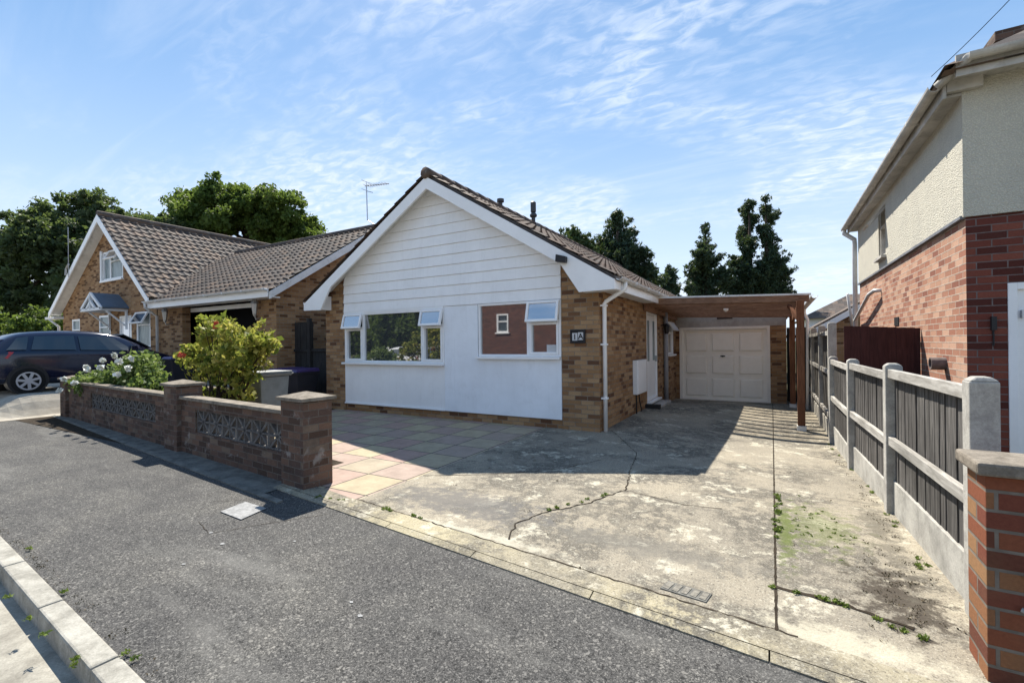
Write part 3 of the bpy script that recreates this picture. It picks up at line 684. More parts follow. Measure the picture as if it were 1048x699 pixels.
# roof deck underside
mb = MB()
zt_ = ZR(AX)+.02
mb.prism([(-9.62, yF+.06, ez+.03), (AX, yF+.06, zt_+.03), (-2.12, yF+.06, ez+.03), (-2.12, yF+.06, ez+.09), (AX, yF+.06, zt_+.09), (-9.62, yF+.06, ez+.09)], (0, yB-yF-.06, 0)); mb.build('roof_deck', 'flashing', bung)
# ridge tiles
mb = MB(); y = yF-.02
while y < yB:
    mb.tube([(AX, y, zt_+.10), (AX, y+.44, zt_+.095)], [.115, .105], 10); y += .445
mb.build('ridge', 'brown_tiles', bung, smooth=True)
# verge cement edge and bargeboards
def barge(sgn):
    e = AX+sgn*3.75
    def Zt(x): return zt_+.03-SL*abs(x-AX)
    bw = .235
    pts = [(AX, yF, Zt(AX)), (AX, yF, Zt(AX)-bw), (AX+sgn*2.83, yF, Zt(AX+sgn*2.83)-bw), (AX+sgn*3.16, yF, ez-.135), (e, yF, ez-.125), (e, yF, Zt(e))]
    mb = MB(); mb.prism(pts, (0, .045, 0)); o = mb.build('bargeboard', 'white_upvc', bung)
    # box end + soffit strip behind the barge up to the wall
    s = MB(); s.prism([(AX+sgn*3.18, yF+.045, ez-.125), (e, yF+.045, ez-.115), (e, yF+.045, ez+.02), (AX+sgn*3.18, yF+.045, ez+.2)], (0, FY+.05-yF-.045, 0))
    s.build('box_end', 'white_upvc', bung)
    s = MB(); a = AX; b = AX+sgn*3.2
    s.quad((a, yF+.045, Zt(a)-.06), (b, yF+.045, Zt(b)-.06), (b, FY+.02, Zt(b)-.06), (a, FY+.02, Zt(a)-.06)); s.build('soffit', 'fascia_dirty', bung)
barge(1); barge(-1)
box_part('eaves_soffit', (-2.47, FY+.05, ez-.10), (-2.17, yB-.1, ez-.085), 'fascia_dirty', bung)
box_part('fascia', (-2.165, FY+.05, ez-.12), (-2.135, yB-.1, ez+.09), 'white_upvc', bung)
box_part('fascia', (-9.605, FY+.05, ez-.12), (-9.575, yB-.1, ez+.09), 'white_upvc', bung)
def gutter(mb, p, q, r=.056, br=True):
    p = Vector(p); q = Vector(q); d = (q-p).normalized(); sd_ = d.cross(Vector((0, 0, 1))).normalized(); n = 8; rings = []
    for c in (p, q): rings.append([c+sd_*math.cos(math.pi+math.pi*i/n)*r+Vector((0, 0, 1))*math.sin(math.pi+math.pi*i/n)*r for i in range(n+1)])
    for i in range(n): mb.quad(rings[0][i], rings[1][i], rings[1][i+1], rings[0][i+1])
    rings2 = [[c+(v_-c)*.9 for v_ in rg] for c, rg in zip((p, q), rings)]
    for i in range(n): mb.quad(rings2[0][i], rings2[0][i+1], rings2[1][i+1], rings2[1][i])
    for rg, rg2 in zip(rings, rings2):
        for i in range(n): mb.quad(rg[i], rg[i+1], rg2[i+1], rg2[i])
    for k_ in (0, 1): mb.quad(rings[0][k_*n], rings[1][k_*n], rings2[1][k_*n], rings2[0][k_*n])
    t = p+d*.9
    while br and (t-p).length < (q-p).length: mb.box((t.x-.062, t.y-.015, t.z-.06), (t.x+.062, t.y+.015, t.z+.006)) if abs(d.y) > .5 else mb.box((t.x-.015, t.y-.062, t.z-.06), (t.x+.015, t.y+.062, t.z+.006)); t += d*.9
mb = MB(); gutter(mb, (-2.075, yF+.08, ez+.075), (-2.075, 14.3, ez+.07)); mb.build('gutter', 'pipe_white', bung, smooth=True)
mb = MB(); gutter(mb, (-9.66, yF+.05, ez+.075), (-9.66, yB, ez+.07)); mb.build('gutter', 'pipe_white', bung, smooth=True)
mb = MB(); mb.tube([(-2.075, 7.42, ez+.04), (-2.075, 7.42, ez-.07), (-2.10, 7.42, ez-.10), (-2.40, 7.42, ez-.27), (-2.43, 7.42, ez-.31), (-2.43, 7.42, .0)], .036, 12); mb.build('downpipe', 'white_upvc', bung, smooth=True)
for z in (.55, 1.45, 2.1): box_part('pipe_bracket', (-2.49, 7.375, z), (-2.385, 7.465, z+.03), 'white_upvc', bung)
# small black lamp under the barge foot
mb = MB(); mb.prism([(-3.07, 6.86, 2.83), (-2.90, 6.86, 2.80), (-2.89, 6.86, 2.90), (-3.06, 6.86, 2.95)], (0, .10, 0)); mb.beam((-2.98, 6.95, 2.9), (-2.98, 6.99, 2.92), .03, .03); mb.build('floodlight', 'black', bung, bevel=.005)
# flue, vents
mb = MB(); fx, fy, fz = AX, 11.65, zt_+.06
mb.tube([(fx, fy, fz), (fx, fy, fz+.28)], .055, 12); mb.tube([(fx, fy, fz+.25), (fx, fy, fz+.29), (fx, fy, fz+.33), (fx, fy, fz+.40), (fx, fy, fz+.42), (fx, fy, fz+.68), (fx, fy, fz+.72)], [.06, .105, .105, .055, .08, .08, .03], 12)
mb.box((fx-.15, fy-.14, fz-.05), (fx+.15, fy+.14, fz+.06)); mb.build('flue', 'flue_metal', bung, smooth=False)
mb = MB(); mb.tube([(AX+.05, 9.75, zt_+.05), (AX+.05, 9.75, zt_+.24), (AX+.05, 9.75, zt_+.25), (AX+.05, 9.75, zt_+.32)], [.05, .05, .09, .09], 12); mb.build('roof_vent', 'flue_metal', bung)
# number sign
mb = MB(); frame(mb, 'x', FY-.004, -2.99, -2.72, 1.49, 1.72, .026, -.03, 0); mb.box((-2.965, FY-.016, 1.515), (-2.745, FY-.004, 1.695)); sg = mb.build('number_sign', 'black', bung, bevel=.003)
mb = MB(); mb.box((-2.955, FY-.021, 1.535), (-2.862, FY-.0165, 1.665)); mb.box((-2.85, FY-.021, 1.545), (-2.757, FY-.0165, 1.675)); mb.build('number_tile', 'paper', sg)
def text(s_, loc, size, mat, parent, rz=0, ext=.001):
    cu = bpy.data.curves.new('t', 'FONT'); cu.body = s_; cu.size = size; cu.extrude = ext; cu.align_x = 'CENTER'; cu.offset = .003
    t = bpy.data.objects.new('t', cu); COL.objects.link(t); dg = bpy.context.evaluated_depsgraph_get()
    me = bpy.data.meshes.new_from_object(t.evaluated_get(dg)); bpy.data.objects.remove(t)
    o = bpy.data.objects.new('numeral', me); COL.objects.link(o); me.materials.clear(); me.materials.append(MATS[mat])
    o.parent = parent; o.location = Vector(loc)-org(parent); o.rotation_euler = (math.radians(90), 0, rz); return o
text('1', (-2.908, FY-.0225, 1.555), .13, 'black', sg); text('A', (-2.803, FY-.0225, 1.563), .13, 'black', sg)
# side door, window, meter box, soil pipe, lantern, air brick
mb = MB(); frame(mb, 'y', XR, 10.62, 11.72, .13, 2.2, .06, .0, -.09)
m = mb.build('side_door', 'white_upvc', bung, bevel=.004)
mb = MB(); mb.box((XR-.075, 10.69, .19), (XR-.03, 11.65, 2.13)); lf = mb.build('door_leaf', 'white_upvc', m, bevel=.004)
mb = MB(); mb.box((XR-.03, 10.80, 1.05), (XR-.022, 10.98, 2.0)); mb.box((XR-.03, 11.36, 1.05), (XR-.022, 11.54, 2.0)); mb.build('door_glass', 'net_curtain_glass', m)
mb = MB(); mb.box((XR-.03, 11.57, 1.02), (XR+.03, 11.60, 1.16)); mb.build('door_handle', 'steel', m)
box_part('door_step', (XR, 10.55, -.25), (XR+.30, 11.85, .05), 'lintel', bung, .01)
box_part('door_sill', (XR-.02, 10.58, .085), (XR+.10, 11.76, .125), 'white_upvc', bung, .004)
mb = MB(); frame(mb, 'y', XR, 12.95, 13.75, 1.15, 2.05, .05, .02, -.06); mb.box((XR-.055, 12.99, 1.72), (XR+.015, 13.71, 1.77)); mb.box((XR, 12.9, 1.10), (XR+.1, 13.8, 1.145)); sw = mb.build('side_window', 'white_upvc', bung)
mb = MB(); mb.quad((XR-.02, 13.0, 1.2), (XR-.02, 13.7, 1.2), (XR-.02, 13.7, 2.0), (XR-.02, 13.0, 2.0)); mb.build('pane', 'window_glass', sw)
mb = MB(); mb.hexa([(XR+.17, 13.0, 1.80), (XR+.20, 13.0, 1.82), (XR+.20, 13.7, 1.82), (XR+.17, 13.7, 1.80), (XR+.02, 13.0, 2.03), (XR+.05, 13.0, 2.05), (XR+.05, 13.7, 2.05), (XR+.02, 13.7, 2.03)]); mb.build('opening_light', 'white_upvc', sw)
mb = MB(); mb.box((XR+.002, 9.38, .42), (XR+.10, 10.18, 1.12)); mbx = mb.build('meter_box', 'white_upvc', bung, bevel=.008)
mb = MB(); mb.box((XR+.10, 9.42, .46), (XR+.108, 10.14, 1.08)); mb.build('meter_box_door', 'white_upvc', mbx, bevel=.003)
mb = MB(); mb.tube([(XR+.03, 9.55, .42), (XR+.03, 9.55, -.1)], .014, 8); mb.tube([(XR+.03, 9.75, .42), (XR+.03, 9.80, .25), (XR+.05, 9.88, .05), (XR+.03, 9.9, -.02)], .012, 8); mb.build('meter_pipe', 'wire', mbx)
mb = MB(); mb.tube([(XR+.07, 12.45, -.2), (XR+.07, 12.45, 2.45)], .055, 12); mb.build('soil_pipe', 'grey_plastic', bung, smooth=True)
mb = MB(); mb.tube([(XR, 12.2, 1.92), (XR+.12, 12.2, 1.95)], .012, 8); mb.tube([(XR+.14, 12.2, 1.70), (XR+.14, 12.2, 1.74), (XR+.14, 12.2, 1.90), (XR+.14, 12.2, 1.97)], [.04, .055, .075, .01], 8); mb.build('wall_lantern', 'black', bung)
mb = MB(); mb.box((XR+.001, 10.42, -.02), (XR+.32, 10.62-.08, .10)); mb.build('boot_box', 'black', bung)

# ------------------------------------------------------------ garage
GY = 14.2; gr = thing('garage', (-1.0, GY, -.2), 'small brick garage with cream panelled up-and-over door at the end of the drive', 'garage')
mb = MB(); wall(mb, 'x', GY, .22, XR+.003, .34, -.35, 2.26, [(-2.35, -.06, -.35, 1.88)]); wall(mb, 'y', .34, -.22, GY+.22, 20, -.35, 2.26, []); wall(mb, 'y', XR+.003, .22, GY+.22, 20, -.35, 2.26); wall(mb, 'x', 20, -.22, XR+.223, .12, -.35, 2.26)
mb.build('wall', 'buff_brick', gr)
box_part('lintel', (XR+.01, GY-.012, 1.90), (.33, GY-.0005, 2.24), 'lintel', gr)
box_part('vent_grille', (-1.35, GY-.025, 2.12), (-.95, GY-.012, 2.2), 'black', gr)
mb = MB(); frame(mb, 'x', GY, -2.37, -.04, -.22, 1.90, .075, -.03, .07); mb.build('door_frame', 'garage_frame', gr, bevel=.004)
mb = MB(); mb.box((-2.295, GY+.03, -.18), (-.115, GY+.06, 1.82)); W = 2.18
for i in range(3):
    for j in range(3):
        x0 = -2.295+.09+i*(W-.06)/3; x1 = x0+(W-.06)/3-.13; z0 = -.18+.10+j*.645; z1 = z0+.52
        mb.hexa([(x0, GY+.028, z0), (x1, GY+.028, z0), (x1, GY+.03, z0), (x0, GY+.03, z0)] if 0 else
                [(x0+.03, GY+.006, z0+.03), (x1-.03, GY+.006, z0+.03), (x1, GY+.0295, z0), (x0, GY+.0295, z0), (x0+.03, GY+.006, z1-.03), (x1-.03, GY+.006, z1-.03), (x1, GY+.0295, z1), (x0, GY+.0295, z1)])
        frame(mb, 'x', GY+.03, x0-.02, x1+.02, z0-.02, z1+.02, .012, -.012, 0)
gd = mb.build('garage_door', 'cream_door', gr, bevel=.003)
mb = MB(); mb.box((-1.27, GY-.02, 1.06), (-1.15, GY+.005, 1.09)); mb.tube([(-1.21, GY+.01, 1.07), (-1.21, GY-.03, 1.07)], .025, 10); mb.build('door_handle', 'black', gd)
box_part('roof', (XR-.1, GY+.02, 2.29), (.5, 20.2, 2.40), 'flashing', gr)

# ------------------------------------------------------------ carport
cp = thing('carport', (-.5, 10.3, -.1), 'timber carport with red-brown posts and pale front edge spanning drive beside bungalow', 'carport')
cy0, cy1 = 10.28, 14.16; CX0, CX1 = XR+.02, .60
def zr(x, y): return 2.47-.035*(x-CX0)-.035*(y-cy0)
y = cy0+.03
while y < cy1:
    mb = MB(); mb.beam((CX0, y, zr(CX0, y)-.09), (CX1-.05, y, zr(CX1, y)-.09), .045, .14); mb.build('joist', 'carport_wood', cp); y += .43
mb = MB(); mb.beam((CX0-.02, cy0-.025, zr(CX0, cy0)-.075), (CX1+.02, cy0-.025, zr(CX1, cy0)-.075), .028, .13); mb.build('front_beam', 'carport_wood', cp)
mb = MB(); mb.beam((CX0-.02, cy0-.035, zr(CX0, cy0)+.0), (CX1+.05, cy0-.035, zr(CX1, cy0)+.0), .05, .035); mb.build('front_trim', 'fascia_dirty', cp)
mb = MB(); mb.beam((CX0+.03, cy0, 2.27), (CX0+.03, cy1, 2.2), .05, .15); mb.build('wall_plate', 'carport_wood', cp)
mb = MB(); mb.beam((.47, cy0-.1, zr(.47, cy0)-.2), (.47, cy1, zr(.47, cy1)-.2), .06, .14); mb.build('side_beam', 'post_wood', cp)
mb = MB(); n = 40
for i in range(n):
    xa = CX0+(CX1+.1-CX0)*i/n; xb = CX0+(CX1+.1-CX0)*(i+1)/n; za = .012*math.sin(i*1.57); zb = .012*math.sin((i+1)*1.57)
    mb.quad((xa, cy0-.05, zr(xa, cy0)+za+.0), (xb, cy0-.05, zr(xb, cy0)+zb), (xb, cy1, zr(xb, cy1)+zb), (xa, cy1, zr(xa, cy1)+za))
mb.build('roof_sheet', 'carport_sheet', cp)
for py, px in ((10.12, .47), (13.5, .45)):
    mb = MB(); mb.box((px-.06, py-.06, zfence(px, py)+.1), (px+.06, py+.06, zr(px, py)-.13)); po = mb.build('post', 'post_wood', cp, bevel=.006)
    box_part('post_foot', (px-.075, py-.075, zfence(px, py)-.02), (px+.075, py+.075, zfence(px, py)+.10), 'fascia_dirty', po, .004)
mb = MB(); gutter(mb, (.70, cy0-.1, 2.33), (.70, cy1+.2, 2.28), br=False); mb.build('gutter', 'pipe_white', cp, smooth=True)
mb = MB(); mb.tube([(.70, 13.2, 2.28), (.70, 13.2, 2.15), (.76, 13.2, 2.0), (.74, 13.2, -.2)], .034, 10); mb.build('downpipe', 'white_upvc', cp, smooth=True)
mb = MB(); mb.tube([(-.9, 11.5, 2.25), (-.9, 11.5, 2.20), (-.9, 11.5, 2.17)], [.05, .05, .02], 12); mb.build('ceiling_light', 'white_upvc', cp)
mb = MB(); mb.beam((.47, 10.2, 1.85), (.30, 10.75, 2.2), .05, .07); mb.build('brace', 'post_wood', cp)

# ------------------------------------------------------------ boundary fence on the right
def FX(y): return .90-.10*min(1, max(0, (y-3.3)/3.6))
def fence(name, ys, top, rails, mat, label, board_top, gh):
    f = thing(name, (FX(ys[0]), ys[0], 0), label, 'fence')
    for i, y in enumerate(ys):
        x = FX(y); zg = zfence(x, y); m = MB(); t = top+(zg+.0)*.35
        m.box((x, y-.055, zg-.1), (x+.12, y+.055, t-.012)); m.hexa([(x, y-.055, t-.012), (x+.12, y-.055, t-.012), (x+.12, y+.055, t-.012), (x, y+.055, t-.012), (x+.03, y-.04, t+.012), (x+.09, y-.04, t+.012), (x+.09, y+.04, t+.012), (x+.03, y+.04, t+.012)])
        m.build('post', 'post_concrete', f, bevel=.008)
    for a, b in zip(ys, ys[1:]):
        xa, xb = FX(a), FX(b); za, zb = zfence(xa, a), zfence(xb, b); zg = min(za, zb); sh = zg*.35
        m = MB(); m.hexa([(xa+.045, a+.055, zg-.1), (xa+.085, a+.055, zg-.1), (xb+.085, b-.055, zg-.1), (xb+.045, b-.055, zg-.1), (xa+.045, a+.055, zg+gh), (xa+.085, a+.055, zg+gh), (xb+.085, b-.055, zg+gh), (xb+.045, b-.055, zg+gh)]); m.build('gravel_board', 'gravel_board', f, bevel=.004)
        for rz_ in rails:
            m = MB(); m.beam((xa+.035, a+.05, rz_+sh), (xb+.035, b-.05, rz_+sh), .04, .075); m.build('rail', 'fence_rail', f, bevel=.004)
        n = max(3, int((b-a-.11)/.095)); m = MB()
        for q in range(n):
            t0 = (q)/n; t1 = (q+1)/n+.015; ya = a+.056+(b-a-.112)*t0; yb = min(b-.056, a+.056+(b-a-.112)*t1); x0 = xa+(xb-xa)*t0+.062; x1 = xa+(xb-xa)*t1+.062
            z1 = board_top+sh+random.uniform(-.006, .006); j = random.uniform(-.003, .003)
            m.hexa([(x0+j, ya, zg+gh-.01), (x0+.008+j, ya, zg+gh-.01), (x1+.012+j, yb, zg+gh-.01), (x1+.004+j, yb, zg+gh-.01), (x0+j, ya, z1), (x0+.008+j, ya, z1), (x1+.012+j, yb, z1), (x1+.004+j, yb, z1)])
        m.build('panel', mat, f)
    return f
fence('fence', [3.33, 5.09, 6.93, 8.98], 1.285, [.63, 1.21], 'fence_boards', 'low closeboard fence with dark grey boards, pale rails and concrete posts along drive', 1.19, .30)
fence('fence', [9.12, 10.85, 12.9, 14.9, 16.9], 1.84, [.30, 1.02, 1.68], 'fence_boards_old', 'tall weathered wooden fence with concrete posts beside the carport post', 1.74, .28)
pn = thing('boarded_fence', (.95, 8.3, 0), 'solid dark maroon boarded fence panel meeting the red brick house wall', 'fence')
mb = MB(); x = .93
while x < 1.79: mb.box((x, 8.30+random.uniform(0, .006), -.15), (min(1.79, x+.105), 8.325, 1.70-.06*(x-.9))); x += .1
mb.build('boards', 'maroon_boards', pn)
for z_ in (1.44, .4): mb = MB(); mb.beam((.93, 8.34, z_), (1.79, 8.34, z_), .03, .07); mb.build('rail', 'maroon_boards', pn)

# right hand brick pier / boundary wall end
PA = STREET
pr = thing('garden_wall', (.8, 2.75, 0), 'orange and red brick wall end with worn stone coping beside low fence', 'wall')
def rp(x, y): return (.80+(x)*math.cos(-.03)-y*math.sin(-.03), 2.735+x*math.sin(-.03)+y*math.cos(-.03))
mb = MB(); P4 = [rp(0, 0), rp(3.4, 0), rp(3.4, .245), rp(0, .245)]
mb.hexa([(*p, -.05) for p in P4]+[(*p, .905) for p in P4]); mb.build('wall', 'orange_brick', pr, bevel=.005)
P4 = [rp(-.035, -.035), rp(3.4, -.035), rp(3.4, .28), rp(-.035, .28)]
mb = MB(); mb.hexa([(*p, .907) for p in P4]+[(*p, .965) for p in P4]); mb.build('coping', 'coping_stone', pr, bevel=.012)
mb = MB(); c0 = rp(.13, -.002)
mb.tube([(*c0, .50), (c0[0], c0[1]-.02, .50)], .016, 10); mb.tube([(c0[0]-.03, c0[1]-.012, .36), (c0[0], c0[1]-.03, .35), (c0[0]+.04, c0[1]-.012, .355)], .01, 8); mb.build('hook', 'paint_white', pr)

# ------------------------------------------------------------ right hand house
HX, HY = 1.8, 6.6; rh = thing('brick_house', (HX, HY, 0), 'tall red brick house with cream pebbledashed upper storey at right of picture', 'house')
ZB = 2.78; ZE = 4.22
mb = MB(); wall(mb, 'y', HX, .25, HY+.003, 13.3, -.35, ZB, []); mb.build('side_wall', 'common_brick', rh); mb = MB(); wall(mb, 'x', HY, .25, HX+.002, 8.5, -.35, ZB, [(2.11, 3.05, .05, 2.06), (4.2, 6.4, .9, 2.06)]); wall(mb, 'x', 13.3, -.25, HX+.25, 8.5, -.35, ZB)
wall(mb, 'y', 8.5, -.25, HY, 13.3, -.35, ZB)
mb.build('lower_wall', 'shaded_red_brick', rh)
wy0, wy1, wz0, wz1 = 10.35, 10.95, 3.0, 3.9
mb = MB(); o_ = -.025
wall(mb, 'y', HX+o_, .27, HY+.004, 13.3, ZB+.002, ZE, [(wy0, wy1, wz0, wz1)]); wall(mb, 'x', HY+o_, .028, HX+o_, 8.5, ZB+.002, ZE+.2, [(4.2, 6.2, 3.2, 4.1)]); wall(mb, 'y', 8.5, -.25, HY, 13.3, ZB, ZE); wall(mb, 'x', 13.3, -.25, HX+.25, 8.5, ZB, ZE)
mb.build('upper_wall', 'pebbledash', rh)
MB().box((HX+.35, HY+.35, -.3), (8.1, 13.0, 4.1)).build('interior', 'dark_interior', rh)
box_part('bell_cast', (HX-.045, HY+.0, ZB-.012), (HX-.0005, 13.3, ZB+.02), 'lead', rh)
# window in upper wall
mb = MB(); frame(mb, 'y', HX+.02, wy0, wy1, wz0, wz1, .06, -.02, .04); mb.box((HX, wy0+.06, 3.55), (HX+.06, wy1-.06, 3.6)); mb.box((HX-.10, wy0-.05, wz0-.05), (HX+.05, wy1+.05, wz0-.003)); uw = mb.build('window', 'soffit_old', rh)
mb = MB(); mb.quad((HX+.05, wy0+.05, wz0+.05), (HX+.05, wy1-.05, wz0+.05), (HX+.05, wy1-.05, wz1-.05), (HX+.05, wy0+.05, wz1-.05)); mb.build('pane', 'car_glass', uw)
mb = MB(); mb.hexa([(HX-.28, wy0+.05, 3.58), (HX-.25, wy0+.05, 3.56), (HX-.25, wy1-.05, 3.56), (HX-.28, wy1-.05, 3.58), (HX-.03, wy0+.05, 3.87), (HX, wy0+.05, 3.85), (HX, wy1-.05, 3.85), (HX-.03, wy1-.05, 3.87)]); mb.build('opening_light', 'soffit_old', uw)
# front door (pale)
mb = MB(); frame(mb, 'x', HY, 2.11, 3.05, .05, 2.06, .07, -.01, .08); dd = mb.build('front_door', 'white_upvc', rh, bevel=.004)
box_part('door_leaf', (2.18, HY+.02, .1), (2.98, HY+.06, 1.99), 'white_upvc', dd); box_part('door_handle', (2.205, HY-.03, 1.70), (2.225, HY+.02, 1.78), 'steel', dd)
mb = MB(); frame(mb, 'x', HY, 4.2, 6.4, .9, 2.06, .07, -.01, .08); fw = mb.build('window', 'white_upvc', rh); mb = MB(); mb.quad((4.25, HY+.04, .95), (6.35, HY+.04, .95), (6.35, HY+.04, 2.0), (4.25, HY+.04, 2.0)); mb.build('pane', 'window_glass', fw)
mb = MB(); frame(mb, 'x', HY, 4.2, 6.2, 3.2, 4.1, .07, -.03, .08); fw = mb.build('window', 'white_upvc', rh); mb = MB(); mb.quad((4.25, HY+.04, 3.25), (6.15, HY+.04, 3.25), (6.15, HY+.04, 4.05), (4.25, HY+.04, 4.05)); mb.build('pane', 'window_glass', fw)
mb = MB(); mb.box((2.0-.02, HY-.035, 1.58), (2.0+.02, HY-.002, 1.72)); mb.box((1.995, HY-.02, 1.42), (2.005, HY-.002, 1.58)); mb.build('door_bell', 'black', rh)
# eaves, gutters, roof
gx, gy = 1.56, 6.25; RZ = 4.16
mb = MB(); mb.box((gx+.05, HY-.02, RZ-.09), (HX+.0, 13.55, RZ-.06)); mb.box((gx+.10, gy+.06, RZ+.05), (8.8, HY+o_-.003, RZ+.08)); mb.build('soffit', 'soffit_old', rh)
mb = MB(); mb.box((gx+.045, HY-.1, RZ-.12), (gx+.075, 13.55, RZ+.10)); mb.box((gx+.10, gy+.05, RZ+.0), (8.8, gy+.08, RZ+.22)); mb.box((gx+.08, HY-.10, RZ-.058), (HX+.12, HY-.03, RZ+.14)); mb.build('fascia', 'soffit_old', rh)
mb = MB(); gutter(mb, (gx-.02, HY-.12, RZ+.03), (gx-.02, 13.6, RZ+.0), .062); mb.build('gutter', 'soffit_old', rh, smooth=True)
mb = MB(); gutter(mb, (gx+.17, gy-.01, RZ+.17), (8.8, gy-.01, RZ+.17), .062); mb.tube([(gx+.19, gy-.01, RZ+.15), (gx+.12, gy+.15, RZ+.11), (gx, HY-.1, RZ+.02)], .045, 8); mb.build('front_gutter', 'soffit_old', rh, smooth=True)
mb = MB(); rx0, rx1, ry0, ry1 = gx, 8.9, gy, 13.7; apx = (rx0+rx1)/2
e = [(rx0, ry0, RZ+.12), (rx1, ry0, RZ+.12), (rx1, ry1, RZ+.12), (rx0, ry1, RZ+.12)]; r1 = (apx, ry0+3.6, RZ+2.5); r2 = (apx, ry1-3.6, RZ+2.5)
mb.quad(e[0], e[1], r1); mb.quad(e[1], e[2], r2, r1); mb.quad(e[2], e[3], r2); mb.quad(e[3], e[0], r1, r2)
e = [(a, b, c-.05) for a, b, c in e]; mb.quad(*e); mb.build('roof', 'grey_tiles', rh)
mb = MB(); mb.tube([(gx-.02, 13.5, RZ), (gx-.02, 13.5, RZ-.12), (HX-.07, 13.45, RZ-.30), (HX-.07, 13.45, RZ-.4), (HX-.07, 13.45, -.2)], .05, 10); mb.build('downpipe', 'pipe_white', rh, smooth=True)
mb = MB(); mb.tube([(HX+.05, 10.9, 2.42), (HX-.10, 10.95, 2.42), (HX-.13, 11.3, 2.38), (HX-.13, 12.6, 2.05), (HX-.10, 13.3, 1.95)], .035, 10); mb.tube([(HX-.06, 13.9, 1.7), (HX-.2, 13.6, 2.6)], .03, 8); mb.build('waste_pipe', 'pipe_white', rh, smooth=True)
mb = MB(); mb.tube([(HX, 7.30, 1.20), (HX-.14, 7.30, 1.20)], .075, 18, cap=False); mb.tube([(HX-.14, 7.30, 1.20), (HX, 7.30, 1.20)], .060, 18, cap=False)
n = 18
for i in range(n):
    a, b = 2*math.pi*i/n, 2*math.pi*(i+1)/n; f_ = lambda r, t, x: (x, 7.30+r*math.cos(t), 1.20+r*math.sin(t))
    mb.quad(f_(.060, a, HX-.14), f_(.060, b, HX-.14), f_(.075, b, HX-.14), f_(.075, a, HX-.14)); mb.quad(f_(.0, a, HX-.03), f_(.06, a, HX-.03), f_(.06, b, HX-.03))
mb.build('boiler_flue', 'terracotta_pipe', rh, smooth=False)
mb = MB(); mb.box((HX-.01, 9.55, 1.72), (HX-.0, 9.85, 1.86)); mb.build('air_vent', 'black', rh)
mb = MB(); mb.box((2.78, 8.9, 4.6), (3.9, 9.6, 5.72)); mb.box((2.74, 8.86, 5.62), (3.94, 9.64, 5.75)); mb.build('chimney', 'garden_brick', rh)
cb = MB(); pts = [Vector((1.62, 6.95, 4.5)).lerp(Vector((2.9, 5.2, 5.72)), t)-Vector((0, 0, .12*4*t*(1-t))) for t in np.linspace(0, 1, 14)]
pts += [Vector((2.9, 5.2, 5.72)).lerp(Vector((9, -4.0, 7.0)), t) for t in (.2, .6, 1)]
tag(cb.tube(pts, .004, 6).build('overhead_cable', 'wire'), 'thin black overhead cable running up from the gutter of the brick house', 'cable')

# ------------------------------------------------------------ front garden wall with pierced blocks
gw = thing('garden_wall', (-8, 3.4, 0), 'low weathered brick garden wall with pierced screen blocks and capped pillars', 'wall')
W0 = Vector((-4.20, 3.02)); W1 = Vector((-13.75, 3.87)); wd = (W1-W0).normalized(); wn2 = Vector((-wd.y, wd.x)); 
if wn2.y < 0: wn2 = -wn2
def wp(s, t): q = W0+wd*s+wn2*t; return (q.x, q.y)
def wbox(mb, s0, s1, t0, t1, z0, z1, mi=0):
    P4 = [wp(s0, t0), wp(s0, t1), wp(s1, t1), wp(s1, t0)]; P4 = P4[::-1]
    mb.hexa([(*p, z0) for p in P4]+[(*p, z1) for p in P4], mi)
Lw = (W1-W0).length
PIL = [(0, .43, .97), (3.22, 3.68, .985), (9.2, 9.62, .86)]
for s0, s1, h in PIL:
    m = MB(); wbox(m, s0, s1, 0, .34, -.05, h-.05); po = m.build('pillar', 'garden_brick', gw, bevel=.01)
    m = MB(); a = .035; P4 = [wp(s0-a, -a), wp(s0-a, .34+a), wp(s1+a, .34+a), wp(s1+a, -a)][::-1]; c = wp((s0+s1)/2, .17); i = len(m.v)
    m.hexa([(*p, h-.048) for p in P4]+[(*p, h-.015) for p in P4]); 
    for p, q in zip(P4, P4[1:]+P4[:1]): m.quad((*p, h-.0145), (*q, h-.0145), (*c, h+.04))
    m.build('pillar_cap', 'coping_stone', po)
def screen_block(m, s0, s1, z0, z1, t0=.085, t1=.145):
    """pierced block: outer frame with a star of ribs"""
    w_ = .016
    wbox(m, s0, s0+w_, t0, t1, z0, z1); wbox(m, s1-w_, s1, t0, t1, z0, z1); wbox(m, s0+w_, s1-w_, t0, t1, z0, z0+w_); wbox(m, s0+w_, s1-w_, t0, t1, z1-w_, z1)
    cs, cz = (s0+s1)/2, (z0+z1)/2
    for k_ in range(4):
        a = math.pi*k_/4+.0; hx = (s1-s0)/2-.008; r = hx/max(abs(math.cos(a)), abs(math.sin(a))); hz_ = (z1-z0)/2/hx
        p = wp(cs-r*math.cos(a), (t0+t1)/2); q = wp(cs+r*math.cos(a), (t0+t1)/2)
        m.beam((*p, cz-r*math.sin(a)*hz_), (*q, cz+r*math.sin(a)*hz_), (t1-t0)*.9 if k_ != 99 else 0, (.030 if k_ % 2 else .024), up=(0, 0, 1) if k_ != 2 else (wd.x, wd.y, 0))
def bay(s0, s1, zc, b0, b1, z0, z1, n):
    m = MB(); wbox(m, s0, s1, .06, .19, -.05, z0); wbox(m, s0, s1, .06, .19, z1, zc-.045); wbox(m, s0, b0, .06, .19, z0, z1); wbox(m, b1, s1, .06, .19, z0, z1); m.build('wall_bay', 'garden_brick', gw)
    m = MB(); wbox(m, s0, s1, .03, .22, zc-.044, zc); m.build('coping', 'coping_stone', gw, bevel=.006)
    for i in range(n):
        m = MB(); a = b0+(b1-b0)*i/n; screen_block(m, a+.002, a+(b1-b0)/n-.002, z0+.002, z1-.002); m.build('screen_block', 'screen_block', gw)
